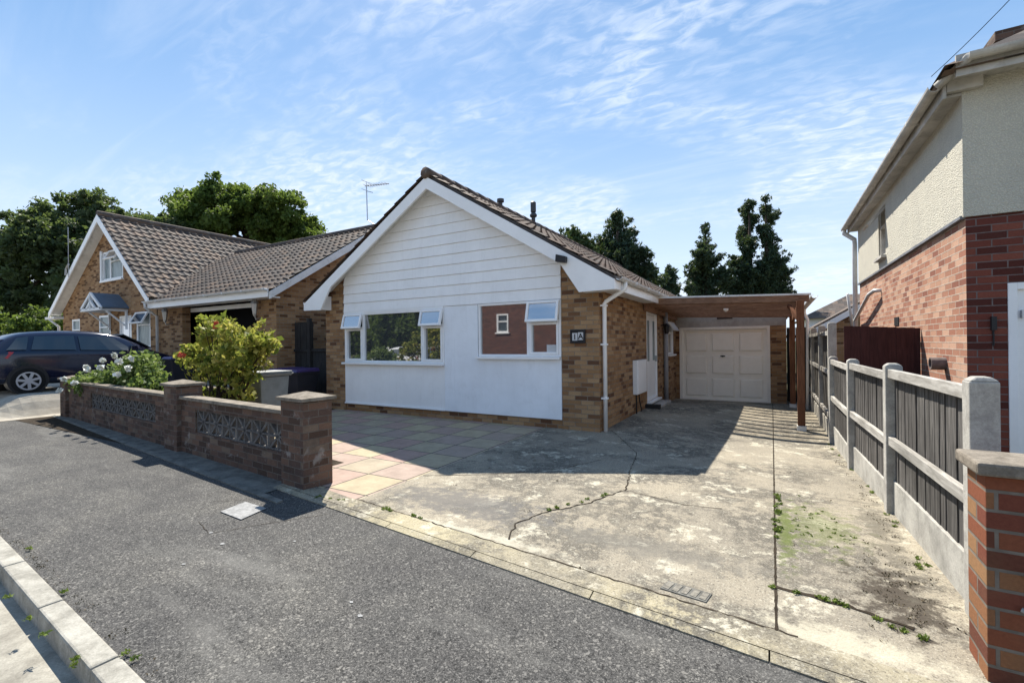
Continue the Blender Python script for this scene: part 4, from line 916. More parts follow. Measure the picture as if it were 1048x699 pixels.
bay(.43, 3.22, .80, .47, 2.75, .325, .64, 6)
bay(3.68, 9.2, .80, 4.2, 7.6, .32, .62, 9)
# second low wall behind
bw = thing('boundary_wall', (-11, 4.6, 0), 'plain low brick wall behind the rose bushes between the front gardens', 'wall')
mb = MB(); mb.box((-14.25, 4.6, -.05), (-8.2, 4.72, .70)); mb.build('wall', 'garden_brick', bw); box_part('coping', (-14.3, 4.57, .702), (-8.15, 4.75, .745), 'coping_stone', bw, .005)

# ------------------------------------------------------------ neighbour chalet bungalow
NY = 7.2; NX0, NX1 = -25.2, -17.3; NA = -20.75; nb = thing('chalet_house', (NA, NY, .3), 'brick chalet house with steep tiled gable, dark brown roof and lower side wing', 'house')
NS = (6.2-3.05)/(NX1-NA+.25); zA = 6.22
nz = lambda x: zA-NS*abs(x-NA) if x > NA else zA-(zA-2.95)/(NA-NX0+.3)*(NA-x)
mb = MB()
ops_n = [(-21.35, -19.70, 3.95, 5.0), (-21.75, -20.75, 1.5, 2.7), (-20.05, -19.10, .3, 2.62), (-18.75, -17.75, 1.5, 2.7), (-24.3, -23.5, 1.5, 2.65)]
# gable wall as polygon strips with openings (split at opening edges)
us = sorted({NX0, NX1, NA, *[q for o in ops_n for q in o[:2]]})
for a, b in zip(us, us[1:]):
    holes = sorted([(o[2], o[3]) for o in ops_n if o[0] <= a and b <= o[1]]); z = -.1
    for h0, h1 in holes: mb.quad((a, NY, z), (b, NY, z), (b, NY, h0), (a, NY, h0)); z = h1
    mb.quad((a, NY, z), (b, NY, z), (b, NY, nz(b)-.05), (a, NY, nz(a)-.05))
for o in ops_n:
    a, b, c, d = o; t = .12
    mb.quad((a, NY, c), (a, NY+t, c), (a, NY+t, d), (a, NY, d)); mb.quad((b, NY, c), (b, NY+t, c), (b, NY+t, d), (b, NY, d)); mb.quad((a, NY, c), (b, NY, c), (b, NY+t, c), (a, NY+t, c)); mb.quad((a, NY, d), (b, NY, d), (b, NY+t, d), (a, NY+t, d))
mb.quad((NX0, NY, -.1), (NX0, 19, -.1), (NX0, 19, 2.9), (NX0, NY, 2.9)); mb.quad((NX1, 10, -.1), (NX1, 19, -.1), (NX1, 19, 2.9), (NX1, 10, 2.9)); mb.quad((NX0, 19, -.1), (NX1, 19, -.1), (NX1, 19, nz(NX1)), (NA, 19, zA), (NX0, 19, nz(NX0)))
# wing walls
WX = -11.05
WZ = lambda y: 3.02+(y-NY)*.645
mb.quad((NX1+.002, NY+.02, -.1), (-15.75, NY+.02, -.1), (-15.75, NY+.02, 3.0), (NX1+.002, NY+.02, 3.0)); mb.quad((-11.9, NY+.02, -.1), (WX, NY+.02, -.1), (WX, NY+.02, 3.0), (-11.9, NY+.02, 3.0)); mb.quad((-15.75, NY+.02, 2.72), (-11.9, NY+.02, 2.72), (-11.9, NY+.02, 3.0), (-15.75, NY+.02, 3.0))
mb.quad((-15.75, NY+.02, -.1), (-15.75, NY+.25, -.1), (-15.75, NY+.25, 2.72), (-15.75, NY+.02, 2.72)); mb.quad((-11.9, NY+.02, -.1), (-11.9, NY+.25, -.1), (-11.9, NY+.25, 2.72), (-11.9, NY+.02, 2.72))
mb.quad((WX, NY+.02, -.1), (WX, 13.8, -.1), (WX, 13.8, 3.02), (WX, 10.45, WZ(10.45)), (WX, NY+.02, 3.02))
mb.quad((WX, 13.8, -.1), (NX1, 13.8, -.1), (NX1, 13.8, 3.0), (WX, 13.8, 3.0))
mb.build('wall', 'neighbour_brick', nb)
MB().box((NX0+.2, NY+.35, 0), (NX1-.2, 18.6, 2.9)).box((NX1+.1, NY+.9, 0), (WX-.3, 13.4, 2.9)).build('interior', 'dark_interior', nb)
MB().box((-21.6, NY+.25, 3.5), (-19.6, NY+.4, 4.9)).build('interior', 'dark_interior', nb)
# roofs
def slope_roof(e0, e1, ridge_pt_z_dir, length, mat='grey_tiles'): return roof_tiles(e0, e1, ridge_pt_z_dir, length, 'roof', mat, nb, tw=.25, th=.29, amp=.032, step=.03)
upr = Vector((-1, 0, NS)).normalized(); ln = (NX1+.25-NA)/abs(upr.x)
slope_roof((NX1+.25, NY-.35, 3.08), (NX1+.25, 19.2, 3.08), upr, ln)
sl2 = (zA-2.92)/(NA-NX0+.3); up2 = Vector((1, 0, sl2)).normalized()
slope_roof((NX0-.3, 19.2, 2.95), (NX0-.3, NY-.35, 2.95), up2, (NA-NX0+.3)/up2.x)
upw = Vector((0, 1, .645)).normalized(); lw_ = (10.45-(NY-.3))/upw.y
def wclip(v_):
    z = v_*upw.z+2.86; return (0 if z < 3.08 else 0, 99)
xs0 = NX1-1.6
def wclip(v_):
    z = 2.9+v_*upw.z; xint = NA+(zA-z)/NS if z < zA else NA; return (max(0, xint-xs0), 99)
slope_roof_w = roof_tiles((xs0, NY-.32, 2.90), (WX+.28, NY-.32, 2.90), upw, lw_, 'wing_roof', 'grey_tiles', nb, tw=.25, th=.29, amp=.03, step=.028, clip=wclip)
upb = Vector((0, -1, .645)).normalized(); roof_tiles((WX+.28, 14.1, 2.86), (NX1, 14.1, 2.86), upb, (14.1-10.5)/abs(upb.y), 'wing_roof', 'grey_tiles', nb)
mb = MB(); mb.tube([(NA, NY-.35, zA+.05), (NA, 19.2, zA+.05)], .11, 8); zrw = 2.90+lw_*upw.z; mb.tube([(WX+.28, 10.46, zrw+.03), (-18.5, 10.46, zrw+.03)], .11, 8); mb.build('ridge', 'grey_tiles', nb)
# bargeboards, fascia, soffits
mb = MB(); bwd = .2
mb.prism([(NA, NY-.36, zA+.02), (NA, NY-.36, zA-.25), (NX1+.25, NY-.36, 2.86), (NX1+.25, NY-.36, 3.07)], (0, .04, 0)); mb.prism([(NA, NY-.36, zA+.02), (NA, NY-.36, zA-.25), (NX0-.3, NY-.36, 2.74), (NX0-.3, NY-.36, 2.95)], (0, .04, 0)); mb.build('bargeboard', 'white_upvc', nb)
mb = MB(); mb.quad((NA, NY-.32, zA-.2), (NX1+.2, NY-.32, 2.95), (NX1+.2, NY, 2.95), (NA, NY, zA-.2)); mb.quad((NA, NY-.32, zA-.2), (NX0-.25, NY-.32, 2.85), (NX0-.25, NY, 2.85), (NA, NY, zA-.2)); mb.box((NX0-.9, NY-.3, 2.70), (NX0+.1, NY+.0, 2.80)); mb.build('soffit', 'fascia_dirty', nb)
mb = MB(); mb.box((NX1+.27, NY-.37, 2.72), (WX+.25, NY-.34, 2.93)); mb.box((NX1+.27, NY-.33, 2.72), (WX+.2, NY+.0, 2.75)); mb.build('fascia', 'white_upvc', nb)
mb = MB(); gutter(mb, (NX1+.2, NY-.44, 2.94), (WX+.3, NY-.44, 2.92), .055); mb.build('gutter', 'pipe_white', nb, smooth=True)
mb = MB(); X_ = WX+.27; zz = lambda y: 2.88+(y-(NY-.32))*.645
mb.prism([(X_, NY-.34, zz(NY-.34)-.02), (X_, 10.46, zz(10.46)+.02), (X_, 10.46, zz(10.46)-.21), (X_, NY-.34, zz(NY-.34)-.20)], (.035, 0, 0)); mb.prism([(X_, 10.46, zz(10.46)+.02), (X_, 14.1, 2.86), (X_, 14.1, 2.66), (X_, 10.46, zz(10.46)-.21)], (.035, 0, 0)); mb.build('bargeboard', 'fascia_dirty', nb)
mb = MB(); mb.quad((WX, NY-.3, zz(NY-.3)-.1), (X_, NY-.3, zz(NY-.3)-.1), (X_, 10.46, zz(10.46)-.1), (WX, 10.46, zz(10.46)-.1)); mb.build('soffit', 'soffit_old', nb)
mb = MB(); mb.tube([(NX1+.3, NY-.44, 2.9), (NX1+.3, NY-.44, 2.75), (NX1+.15, NY-.06, 2.5), (NX1+.15, NY-.06, .1)], .04, 10); mb.build('downpipe', 'pipe_white', nb, smooth=True); mb = MB(); mb.tube([(NX0-.4, NY-.3, 2.7), (NX0-.2, NY-.08, 2.4), (NX0-.1, NY-.06, .1)], .045, 8); mb.build('downpipe', 'pipe_white', nb, smooth=True)
# windows
def nwin(a, b, c, d, mull, vent=None, glass='net_curtain_glass'):
    m = MB(); frame(m, 'x', NY+.03, a, b, c, d, .07, -.02, .05)
    for q in mull: m.box((q-.035, NY+.01, c+.07), (q+.035, NY+.08, d-.07))
    m.box((a-.06, NY-.08, c-.06), (b+.06, NY+.02, c-.002)); o = m.build('window', 'white_upvc', nb)
    g_ = MB(); g_.quad((a+.06, NY+.05, c+.06), (b-.06, NY+.05, c+.06), (b-.06, NY+.05, d-.06), (a+.06, NY+.05, d-.06)); g_.build('pane', glass, o)
    if vent:
        zt = d-(d-c)*.35; m = MB(); m.box((vent[0], NY+.0, zt-.04), (vent[1], NY+.04, zt)); m.build('transom', 'white_upvc', o)
        if len(vent) > 2: tilt_light(o, vent[0], vent[1], zt-.04, d-.03, NY-.01, math.radians(28))
nwin(-21.35, -19.70, 3.95, 5.0, [-20.75], (-20.7, -19.75, 1))
nwin(-21.75, -20.75, 1.5, 2.7, [], (-21.68, -20.82))
nwin(-18.75, -17.75, 1.5, 2.7, [], (-18.68, -17.8, 1))
nwin(-24.3, -23.5, 1.5, 2.65, [], (-24.25, -23.55))
mb = MB(); mb.box((-21.42, NY-.06, 3.9), (-21.35, NY+.04, 5.05)); mb.build('window_side_board', 'white_upvc', nb)
mb = MB(); frame(mb, 'x', NY+.03, -20.05, -19.10, .3, 2.62, .07, -.02, .05); d_ = mb.build('front_door', 'white_upvc', nb); mb = MB(); mb.box((-19.98, NY+.04, .37), (-19.17, NY+.07, 2.55)); mb.build('door_leaf', 'white_upvc', d_); mb = MB(); mb.box((-19.78, NY+.03, 1.2), (-19.37, NY+.039, 2.4)); mb.build('door_glass', 'vent_glass', d_)
# porch canopy: projecting gabled hood
cx0, cx1, cz0, cz1, cyf = -20.8, -19.3, 2.84, 3.34, NY-.75
cxm = (cx0+cx1)/2; mb = MB()
mb.hexa([(cx0-.05, cyf, cz0), (cx0-.05, NY-.002, cz0), (cxm, NY-.002, cz1), (cxm, cyf, cz1), (cx0-.05, cyf, cz0+.05), (cx0-.05, NY-.002, cz0+.05), (cxm, NY-.002, cz1+.05), (cxm, cyf, cz1+.05)])
mb.hexa([(cxm, cyf, cz1), (cxm, NY-.002, cz1), (cx1+.05, NY-.002, cz0), (cx1+.05, cyf, cz0), (cxm, cyf, cz1+.05), (cxm, NY-.002, cz1+.05), (cx1+.05, NY-.002, cz0+.05), (cx1+.05, cyf, cz0+.05)])
can = mb.build('porch_canopy', 'blue_grey_sheet', nb)
mb = MB()
for A, B in [((cx0-.08, cz0-.02), (cxm, cz1+.02)), ((cxm, cz1+.02), (cx1+.08, cz0-.02)), ((cx0-.08, cz0-.03), (cx1+.08, cz0-.03)), ((cxm, cz0-.03), (cxm, cz1)), ((cxm-.35, cz0), (cxm, cz0+.25)), ((cxm+.35, cz0), (cxm, cz0+.25))]: mb.beam((A[0], cyf-.02, A[1]), (B[0], cyf-.02, B[1]), .05, .09)
mb.build('canopy_truss', 'porch_paint', can)
for xx_ in (cx0+.08, cx1-.08):
    mb = MB(); mb.beam((xx_, cyf, cz0-.05), (xx_, NY, cz0-.05), .07, .07); mb.beam((xx_, NY-.04, cz0-.05), (xx_, NY-.04, cz0-.7), .06, .06, up=(0, 1, 0)); mb.beam((xx_, cyf+.15, cz0-.08), (xx_, NY-.04, cz0-.6), .045, .05); mb.build('canopy_bracket', 'porch_paint', can)
mb = MB(); mb.box((-15.72, NY+.24, 2.58), (-11.93, NY+.3, 2.70)); mb.build('garage_door_edge', 'white_upvc', nb)
for lx in (-16.35, -11.65):
    m = MB(); m.tube([(lx, NY+.02, 2.25), (lx, NY-.15, 2.2), (lx, NY-.18, 2.3)], .02, 6); m.tube([(lx, NY-.18, 2.28), (lx, NY-.18, 2.34), (lx, NY-.18, 2.6), (lx, NY-.18, 2.62), (lx, NY-.18, 2.76)], [.03, .05, .085, .10, .02], 8); m.build('wall_lantern', 'steel', nb)
# TV aerial on the wing gable
ax_, ay_ = WX+.25, 10.5
mb = MB(); mb.tube([(ax_, ay_, 5.0), (ax_-.02, ay_, 5.25), (ax_-.45, ay_, 5.5), (ax_-.48, ay_, 6.62)], .018, 8); mb.tube([(ax_-.55, ay_, 6.62), (ax_+.45, ay_+.05, 6.53)], .014, 6)
for i in range(9):
    q = ax_-.45+i*.105; L_ = .17-.008*i; mb.tube([(q, ay_-L_, 6.61-.009*i), (q, ay_+L_, 6.61-.009*i)], .006, 5)
for s_ in (-1, 1): mb.tube([(ax_-.48, ay_-.2, 6.6+.14*s_), (ax_-.48, ay_+.2, 6.6+.14*s_)], .008, 5); mb.tube([(ax_-.48, ay_, 6.6), (ax_-.48, ay_, 6.6+.14*s_)], .008, 5)
mb.tube([(ax_-.48, ay_, 6.45), (ax_-.2, ay_, 6.35)], .01, 5); mb.box((ax_-.06, ay_-.05, 4.95), (ax_+.06, ay_+.05, 5.12)); mb.build('tv_aerial', 'steel', nb)
mb = MB(); mb.tube([(-23.2, NY-.4, 4.2), (-23.2, NY-.4, 6.1)], .012, 6); mb.tube([(-23.2, NY-.4, 4.7), (-23.45, NY-.4, 4.55), (-23.5, NY-.4, 4.3)], .03, 6); mb.build('pole_aerial', 'steel', nb)

# side gate between the houses
gt = thing('garden_gate', (-10.2, 7.7, 0), 'dark wooden boarded gate with taller panel between the two bungalows', 'gate')
mb = MB(); x = -11.0
while x < -9.3: mb.box((x, 7.7+random.uniform(0, .008), 0), (x+.115, 7.73, 2.12 if x < -10.35 else 1.42)); x += .12
mb.build('boards', 'gate_boards', gt); mb = MB(); mb.beam((-11, 7.68, 1.38), (-9.3, 7.68, 1.38), .03, .06); mb.box((-10.39, 7.62, 0), (-10.29, 7.70, 2.2)); mb.build('frame', 'gate_boards', gt)

# boarded screen added to darken the gap between garage and fence
sg_ = thing('dark_gap_screen', (.57, 14.8, -.2), 'dark boarded screen added to darken the gap between garage wall and tall fence', 'gate')
mb = MB(); x = .36
while x < .78: mb.box((x, 14.8+random.uniform(0, .006), -.3), (x+.1, 14.83, 1.85)); x += .105
mb.build('boards', 'gate_boards', sg_); mb = MB(); mb.beam((.35, 14.78, 1.6), (.79, 14.78, 1.6), .03, .08); mb.build('rail', 'gate_boards', sg_)
# bins
def wheelie(loc, label, rz=0, grp='wheelie bins with purple lids'):
    t = thing('wheelie_bin', (0, 0, 0), label, 'bin', grp)
    m = MB(); m.hexa([(-.21, -.24, .06), (.21, -.24, .06), (.21, .22, .06), (-.21, .22, .06), (-.28, -.33, .98), (.28, -.33, .98), (.28, .33, .98), (-.28, .33, .98)]); m.box((-.295, -.35, .93), (.295, .35, .985)); m.build('body', 'bin_black', t, bevel=.015)
    m = MB(); m.hexa([(-.30, -.37, .988), (.30, -.37, .988), (.30, .36, .988), (-.30, .36, .988), (-.25, -.30, 1.06), (.25, -.30, 1.06), (.27, .34, 1.08), (-.27, .34, 1.08)]); m.build('lid', 'bin_purple', t, bevel=.015)
    m = MB(); m.tube([(-.24, .40, 1.0), (.24, .40, 1.0)], .018, 8); m.build('handle', 'bin_black', t)
    for s_ in (-1, 1): m = MB(); m.tube([(s_*.22, .24, .11), (s_*.28, .24, .11)], .11, 14); m.build('wheel', 'tyre', t)
    t.location = loc; t.rotation_euler.z = rz; t.scale = (.92, .92, .9); return t
wheelie((-9.72, 6.95, 0), 'purple-lidded dark wheelie bin close against corner of white-fronted bungalow', .05)
wheelie((-10.42, 7.05, 0), 'purple-lidded dark wheelie bin standing against the wooden side gate', -.05)
wheelie((-13.9, 6.3, .3), 'purple-lidded dark wheelie bin left of the large yellow-green bush', 0)
pb = thing('storage_bin', (-8.15, 5.1, 0), 'pale grey square bin with rimmed lid behind low wall right of large bush', 'bin')
mb = MB(); mb.hexa([(-8.33, 4.9, 0), (-7.95, 4.9, 0), (-7.95, 5.36, 0), (-8.33, 5.36, 0), (-8.39, 4.86, .95), (-7.91, 4.86, .95), (-7.91, 5.42, .95), (-8.39, 5.42, .95)]); mb.build('body', 'bin_grey', pb, bevel=.02)
mb = MB(); mb.hexa([(-8.41, 4.84, .951), (-7.89, 4.84, .951), (-7.89, 5.44, .951), (-8.41, 5.44, .951), (-8.45, 4.80, 1.0), (-7.85, 4.80, 1.0), (-7.85, 5.48, 1.0), (-8.45, 5.48, 1.0)]); mb.box((-8.43, 4.82, 1.001), (-7.87, 5.46, 1.04)); mb.build('lid', 'bin_grey', pb, bevel=.01)

# covers in the ground
ic = thing('inspection_cover', (-4.2, 2.42, 0), 'white-painted square cover set in the asphalt pavement near wall pillar', 'cover')
mb = MB(); P4 = [(-4.36, 2.29), (-4.0, 2.27), (-4.07, 2.54), (-4.42, 2.55)]; mb.hexa([(*p, .0045) for p in P4]+[(*p, .010) for p in P4]); mb.build('lid', 'paint_white', ic)
P = [(-.60, 2.83), (-.34, 2.80), (-.32, 2.91), (-.57, 2.94)]
dr = thing('drain_cover', (-.46, 2.87, 0), 'small rusty iron drain cover set in the driveway concrete', 'cover')
mb = MB(); mb.hexa([(*p, .0135) for p in P]+[(*p, .018) for p in P]); mb.build('frame', 'verge_asphalt', dr)
mb = MB()
for i in range(5): t = (i+.5)/5; a = Vector(P[0]).lerp(Vector(P[1]), t); b = Vector(P[3]).lerp(Vector(P[2]), t); a, b = a.lerp(b, .12), a.lerp(b, .88); mb.beam((*a, .0195), (*b, .0195), .034, .003)
mb.build('grating', 'rust', dr)

# ------------------------------------------------------------ cars
def make_car(name, label, paint, loc, rz, group=None):
    t = thing(name, (0, 0, 0), label, 'car', group)
    # stations along x (front = +x): x, sill z, belt z, half width at belt, roof z, half width roof
    st = [(-2.02, .42, .78, .62, .80, .55), (-1.98, .32, .93, .76, .96, .66), (-1.80, .26, .98, .82, 1.12, .64), (-1.55, .24, .99, .85, 1.36, .60), (-1.25, .22, .985, .865, 1.46, .60), (-.6, .20, .97, .875, 1.50, .61), (.1, .20, .95, .875, 1.49, .61),
          (.55, .20, .94, .87, 1.40, .60), (.95, .20, .93, .865, 1.18, .62), (1.28, .21, .92, .855, .97, .66), (1.6, .22, .84, .83, .87, .62), (1.9, .26, .72, .76, .76, .55), (2.05, .36, .58, .62, .60, .45)]
    mb = MB(); rows = []
    for x, zs, zb, hw, zr_, hr in st:
        half = [(hw*.80, zs-.02), (hw*.97, zs+.06), (hw*1.0, (zs+zb)/2), (hw*.985, zb-.06), (hw*.96, zb), (hr*1.04, zb+(zr_-zb)*.82), (hr*.9, zr_-.01), (hr*.45, zr_+.015)]
        ring = [(x, -y, z) for y, z in half] + [(x, y, z) for y, z in half[::-1]]; rows.append(len(mb.v)); mb.v += ring
    n = 16
    for a, b in zip(rows, rows[1:]):
        for i in range(n): mb.f.append((a+i, b+i, b+(i+1) % n, a+(i+1) % n)); mb.m.append(0)
    mb.f.append(tuple(rows[0]+i for i in range(n))); mb.m.append(0); mb.f.append(tuple(rows[-1]+i for i in range(n-1, -1, -1))); mb.m.append(0)
    mb.build('body', paint, t, smooth=True, sub=2)
    for s_ in (-1, 1):
        def side(x, f):   # point on greenhouse side, f 0 belt..1 roof
            for q, r in zip(st, st[1:]):
                if q[0] <= x <= r[0]:
                    u = (x-q[0])/(r[0]-q[0]); v_ = [q[i]+(r[i]-q[i])*u for i in range(6)]; break
            zb, hw, zr_, hr = v_[2], v_[3], v_[4], v_[5]; y = hw*.96+(hr*1.02-hw*.96)*f/.85+.012; return (x, s_*(y+.0), zb+.03+(zr_-zb-.03)*f)
        for (xa0, xb0, xa1, xb1) in [(-1.22, -.42, -1.12, -.42), (-.34, .80, -.34, .38), (-1.62, -1.30, -1.42, -1.22)]:
            m = MB(); k_ = 4
            for i in range(k_):
                for j in range(k_):
                    def G(u, v_): xlo = xa0+(xb0-xa0)*u; xhi = xa1+(xb1-xa1)*u; return side(xlo+(xhi-xlo)*v_, .04+.70*v_)
                    m.quad(G(i/k_, j/k_), G((i+1)/k_, j/k_), G((i+1)/k_, (j+1)/k_), G(i/k_, (j+1)/k_))
            m.build('side_window', 'car_glass', t, smooth=True)
        m = MB(); m.hexa([(.62, s_*.86, .98), (.80, s_*.86, .98), (.80, s_*1.04, .98), (.62, s_*1.04, .98), (.62, s_*.86, 1.10), (.76, s_*.86, 1.10), (.76, s_*1.04, 1.12), (.62, s_*1.04, 1.12)]); m.build('wing_mirror', paint, t, bevel=.02)
        m = MB(); m.hexa([(-2.03, s_*.52, .82), (-1.60, s_*.868, .84), (-1.60, s_*.80, .84), (-1.98, s_*.50, .82), (-2.0, s_*.52, .99), (-1.50, s_*.865, .985), (-1.52, s_*.78, .985), (-1.96, s_*.50, .99)]); m.build('tail_light', 'tail_red', t, bevel=.01)
        m = MB(); m.hexa([(1.70, s_*.82, .62), (2.0, s_*.60, .60), (1.96, s_*.55, .60), (1.68, s_*.76, .62), (1.62, s_*.80, .80), (1.92, s_*.60, .74), (1.88, s_*.52, .74), (1.6, s_*.74, .80)]); m.build('headlight', 'rim', t, bevel=.01)
        for x in (-.75, .05): m = MB(); m.box((x, s_*.875, .84), (x+.16, s_*.895, .865)); m.build('door_handle', paint, t)
        for wx in (-1.28, 1.28):
            y0 = s_*.80
            m = MB(); m.tube([(wx, s_*.62, .33), (wx, s_*.879, .33)], .352, 28); m.build('wheel_arch', 'black', t)
            m = MB(); m.tube([(wx, s_*.66, .31), (wx, s_*.86, .31), (wx, s_*.892, .31)], [.31, .31, .285], 28); wh = m.build('wheel', 'tyre', t)
            m = MB(); R0 = .205; yy = s_*.898
            m.tube([(wx, s_*.885, .31), (wx, yy, .31)], [.21, .205], 28, cap=False); m.tube([(wx, s_*.89, .31), (wx, s_*.905, .31)], .06, 14)
            for q in range(7):
                a = 2*math.pi*q/7+.3; p0 = (wx+.04*math.cos(a), yy, .31+.04*math.sin(a)); p1 = (wx+.205*math.cos(a), yy, .31+.205*math.sin(a)); m.beam(p0, p1, .012, .055, up=(0, 1, 0)) if 0 else m.beam(p0, p1, .055, .012, up=(0, 1, 0))
            for q in range(28):
                a, b = 2*math.pi*q/28, 2*math.pi*(q+1)/28; f_ = lambda r, c: (wx+r*math.cos(c), yy+s_*.002, .31+r*math.sin(c)); m.quad(f_(.180, a), f_(.180, b), f_(.212, b), f_(.212, a))
            m.build('rim', 'rim', wh)
    # windscreen and rear glass
    m = MB(); m.hexa([(.62, -.52, 1.405), (1.24, -.60, 1.03), (1.24, .60, 1.03), (.62, .52, 1.405), (.64, -.52, 1.43), (1.27, -.60, 1.05), (1.27, .60, 1.05), (.64, .52, 1.43)]); m.build('windscreen', 'screen_dark', t)
    m = MB(); m.hexa([(-1.93, -.55, 1.04), (-1.63, -.52, 1.36), (-1.63, .52, 1.36), (-1.93, .55, 1.04), (-1.97, -.55, 1.06), (-1.67, -.52, 1.38), (-1.67, .52, 1.38), (-1.97, .55, 1.06)]); m.build('rear_window', 'vent_glass', t)
    t.location = loc; t.rotation_euler.z = rz; return t
ch = math.radians(29.6)
# parked hatchback on the neighbour's drive: rear wheel near u=27
make_car('parked_car', 'dark blue hatchback parked nose-in on the pale drive left of the rose bushes', 'car_paint', (-15.0-.88, 3.68+1.28, .45), math.radians(90))
make_car('parked_car', 'white hatchback parked across the road, seen only in window reflection', 'car_paint_white', (-17.6, -4.3, -.1), math.pi-.05)

# ------------------------------------------------------------ planting
def bush(name, loc, ells, n, per, size, mat, label, cat='bush', rad=.16, stems=14, shell=.3, **kw):
    t = thing(name, loc, label, cat); pts = crown_pts(ells, n, shell, .35, zmin=loc[2]+.1)
    m = MB()
    for p in random.sample(pts, stems):
        p = Vector(p); b = Vector(loc)+Vector((random.gauss(0, .08), random.gauss(0, .08), 0)); m.tube([b, b.lerp(p, .5)+Vector((0, 0, .15)), p], [.014, .010, .004], 5)
    m.build('stems', 'bark', t); leaf_mesh('leaves', pts, rad, per, size, mat, t, **kw); return t, pts
def blooms(t, pts, mat, r=.05):
    for p in pts:
        o = leaf_mesh('bloom', [p, (p[0]+r*.3, p[1]-r*.2, p[2]+r*.3)], r*.75, 16, r*.9, mat, t, aspect=1.1)
ells = [(-8.3, 4.45, 1.35, .8, .5, .62), (-8.85, 4.5, 1.25, .6, .45, .5), (-7.75, 4.4, 1.55, .55, .4, .42), (-8.55, 4.5, 1.78, .38, .3, .26), (-7.5, 4.35, 1.3, .38, .35, .4), (-8.1, 4.4, .85, .65, .45, .5), (-9.3, 4.45, 1.35, .25, .2, .15), (-7.15, 4.4, 1.55, .2, .2, .15)]
bt, bp = bush('rose_bush', (-8.3, 4.4, 0), ells, 270, 22, .050, 'leaf_rose', 'large yellow-green rose bush with reddish shoots behind middle wall pillar', rad=.12, shell=.5, stems=45, jitter=.55)
blooms(bt, [(-7.95, 4.15, 1.86), (-8.75, 4.0, 1.35)], 'red_petal', .06)
ells = [(-11.0, 4.15, .95, .9, .4, .35), (-11.7, 4.1, .85, .8, .4, .28), (-10.4, 4.1, .95, .6, .35, .42), (-10.7, 4.15, 1.2, .5, .3, .25), (-12.6, 3.95, .75, .6, .3, .22), (-9.95, 3.95, .72, .35, .3, .2)]
bt, bp = bush('rose_bush', (-11.2, 4.2, 0), ells, 260, 28, .05, 'leaf_rose_green', 'spreading white-flowered rose bush spilling over left end of the garden wall', rad=.12, shell=.25)
fl_ = [(-11.7, 3.68, 1.12), (-10.3, 3.7, 1.25), (-12.9, 3.62, .62), (-11.9, 3.75, 1.05), (-11.1, 3.7, 1.12), (-10.8, 3.8, 1.35), (-10.5, 3.75, 1.0), (-10.2, 3.8, 1.12), (-12.3, 3.68, .8), (-10.0, 3.75, 1.3), (-11.3, 3.8, 1.25), (-13.0, 3.72, .85)]
blooms(bt, fl_, 'white_petal', .06)
ells = [(-6.9, 5.5, .35, .3, .3, .2)]

# ------------------------------------------------------------ trees
def tree(name, base, ells, n, per, size, mat, label, r0=.35, rad=.8, group=None, shell=.5, zmin=1, **kw):
    t = thing(name, base, label, 'tree', group); pts = crown_pts(ells, n, shell, .3, zmin)
    m = MB(); top = (base[0], base[1], max(e[2] for e in ells)); limbs(m, base, top, pts, r0, 18); m.build('trunk', 'bark', t, smooth=True)
    leaf_mesh('crown', pts, rad, per, size, mat, t, jitter=.5, rad_arr=[rad*random.uniform(.45, 1.25) for _ in pts], **kw); return t
def at(u, v_, d):   # helper from picture position and depth to a world point (used for far scenery only)
    s = (u-524)/468; z = CAMH-((v_-351.5)+(u-524)*.0115)*d/468
    return Vector((s*d*math.cos(ch)-d*math.sin(ch), s*d*math.sin(ch)+d*math.cos(ch), z))
c = at(62, 262, 36); E = [(c.x+1.2, c.y, 6.6, 4.8, 4.8, 4.8)]
for du, v_, r in [(8, 285, 2.6), (35, 250, 2.2), (95, 222, 2.3), (70, 245, 3.8), (130, 240, 2.6), (150, 242, 1.7), (174, 240, 1.3), (-25, 295, 2.8), (110, 285, 4.2), (20, 318, 2.6), (-30, 325, 3.4), (45, 232, 1.3)]:
    q = at(du, v_, 36+random.uniform(-3, 3)); E.append((q.x, q.y, q.z, r, r, r*.9))
tree('broadleaf_tree', (c.x, c.y, -.3), E, 1000, 90, .17, 'leaf_dark', 'large dark spreading tree behind the left side of chalet house', .5, .62, shell=.45)
c = at(252, 250, 40); E = []
for du, v_, r in [(252, 235, 4.3), (208, 226, 2.6), (230, 212, 2.0), (282, 218, 2.6), (306, 240, 2.0), (192, 240, 1.8), (258, 214, 1.9), (322, 248, .9), (250, 262, 4.6), (215, 206, 1.3), (200, 215, 1.6)]:
    q = at(du, v_, 40+random.uniform(-2, 2)); E.append((q.x, q.y, q.z, r, r, r*.92))
tree('broadleaf_tree', (c.x, c.y, -.3), E, 900, 95, .18, 'leaf_green', 'rounded bright-edged tree rising behind roofs between chalet house and white bungalow', .5, .62, shell=.6)
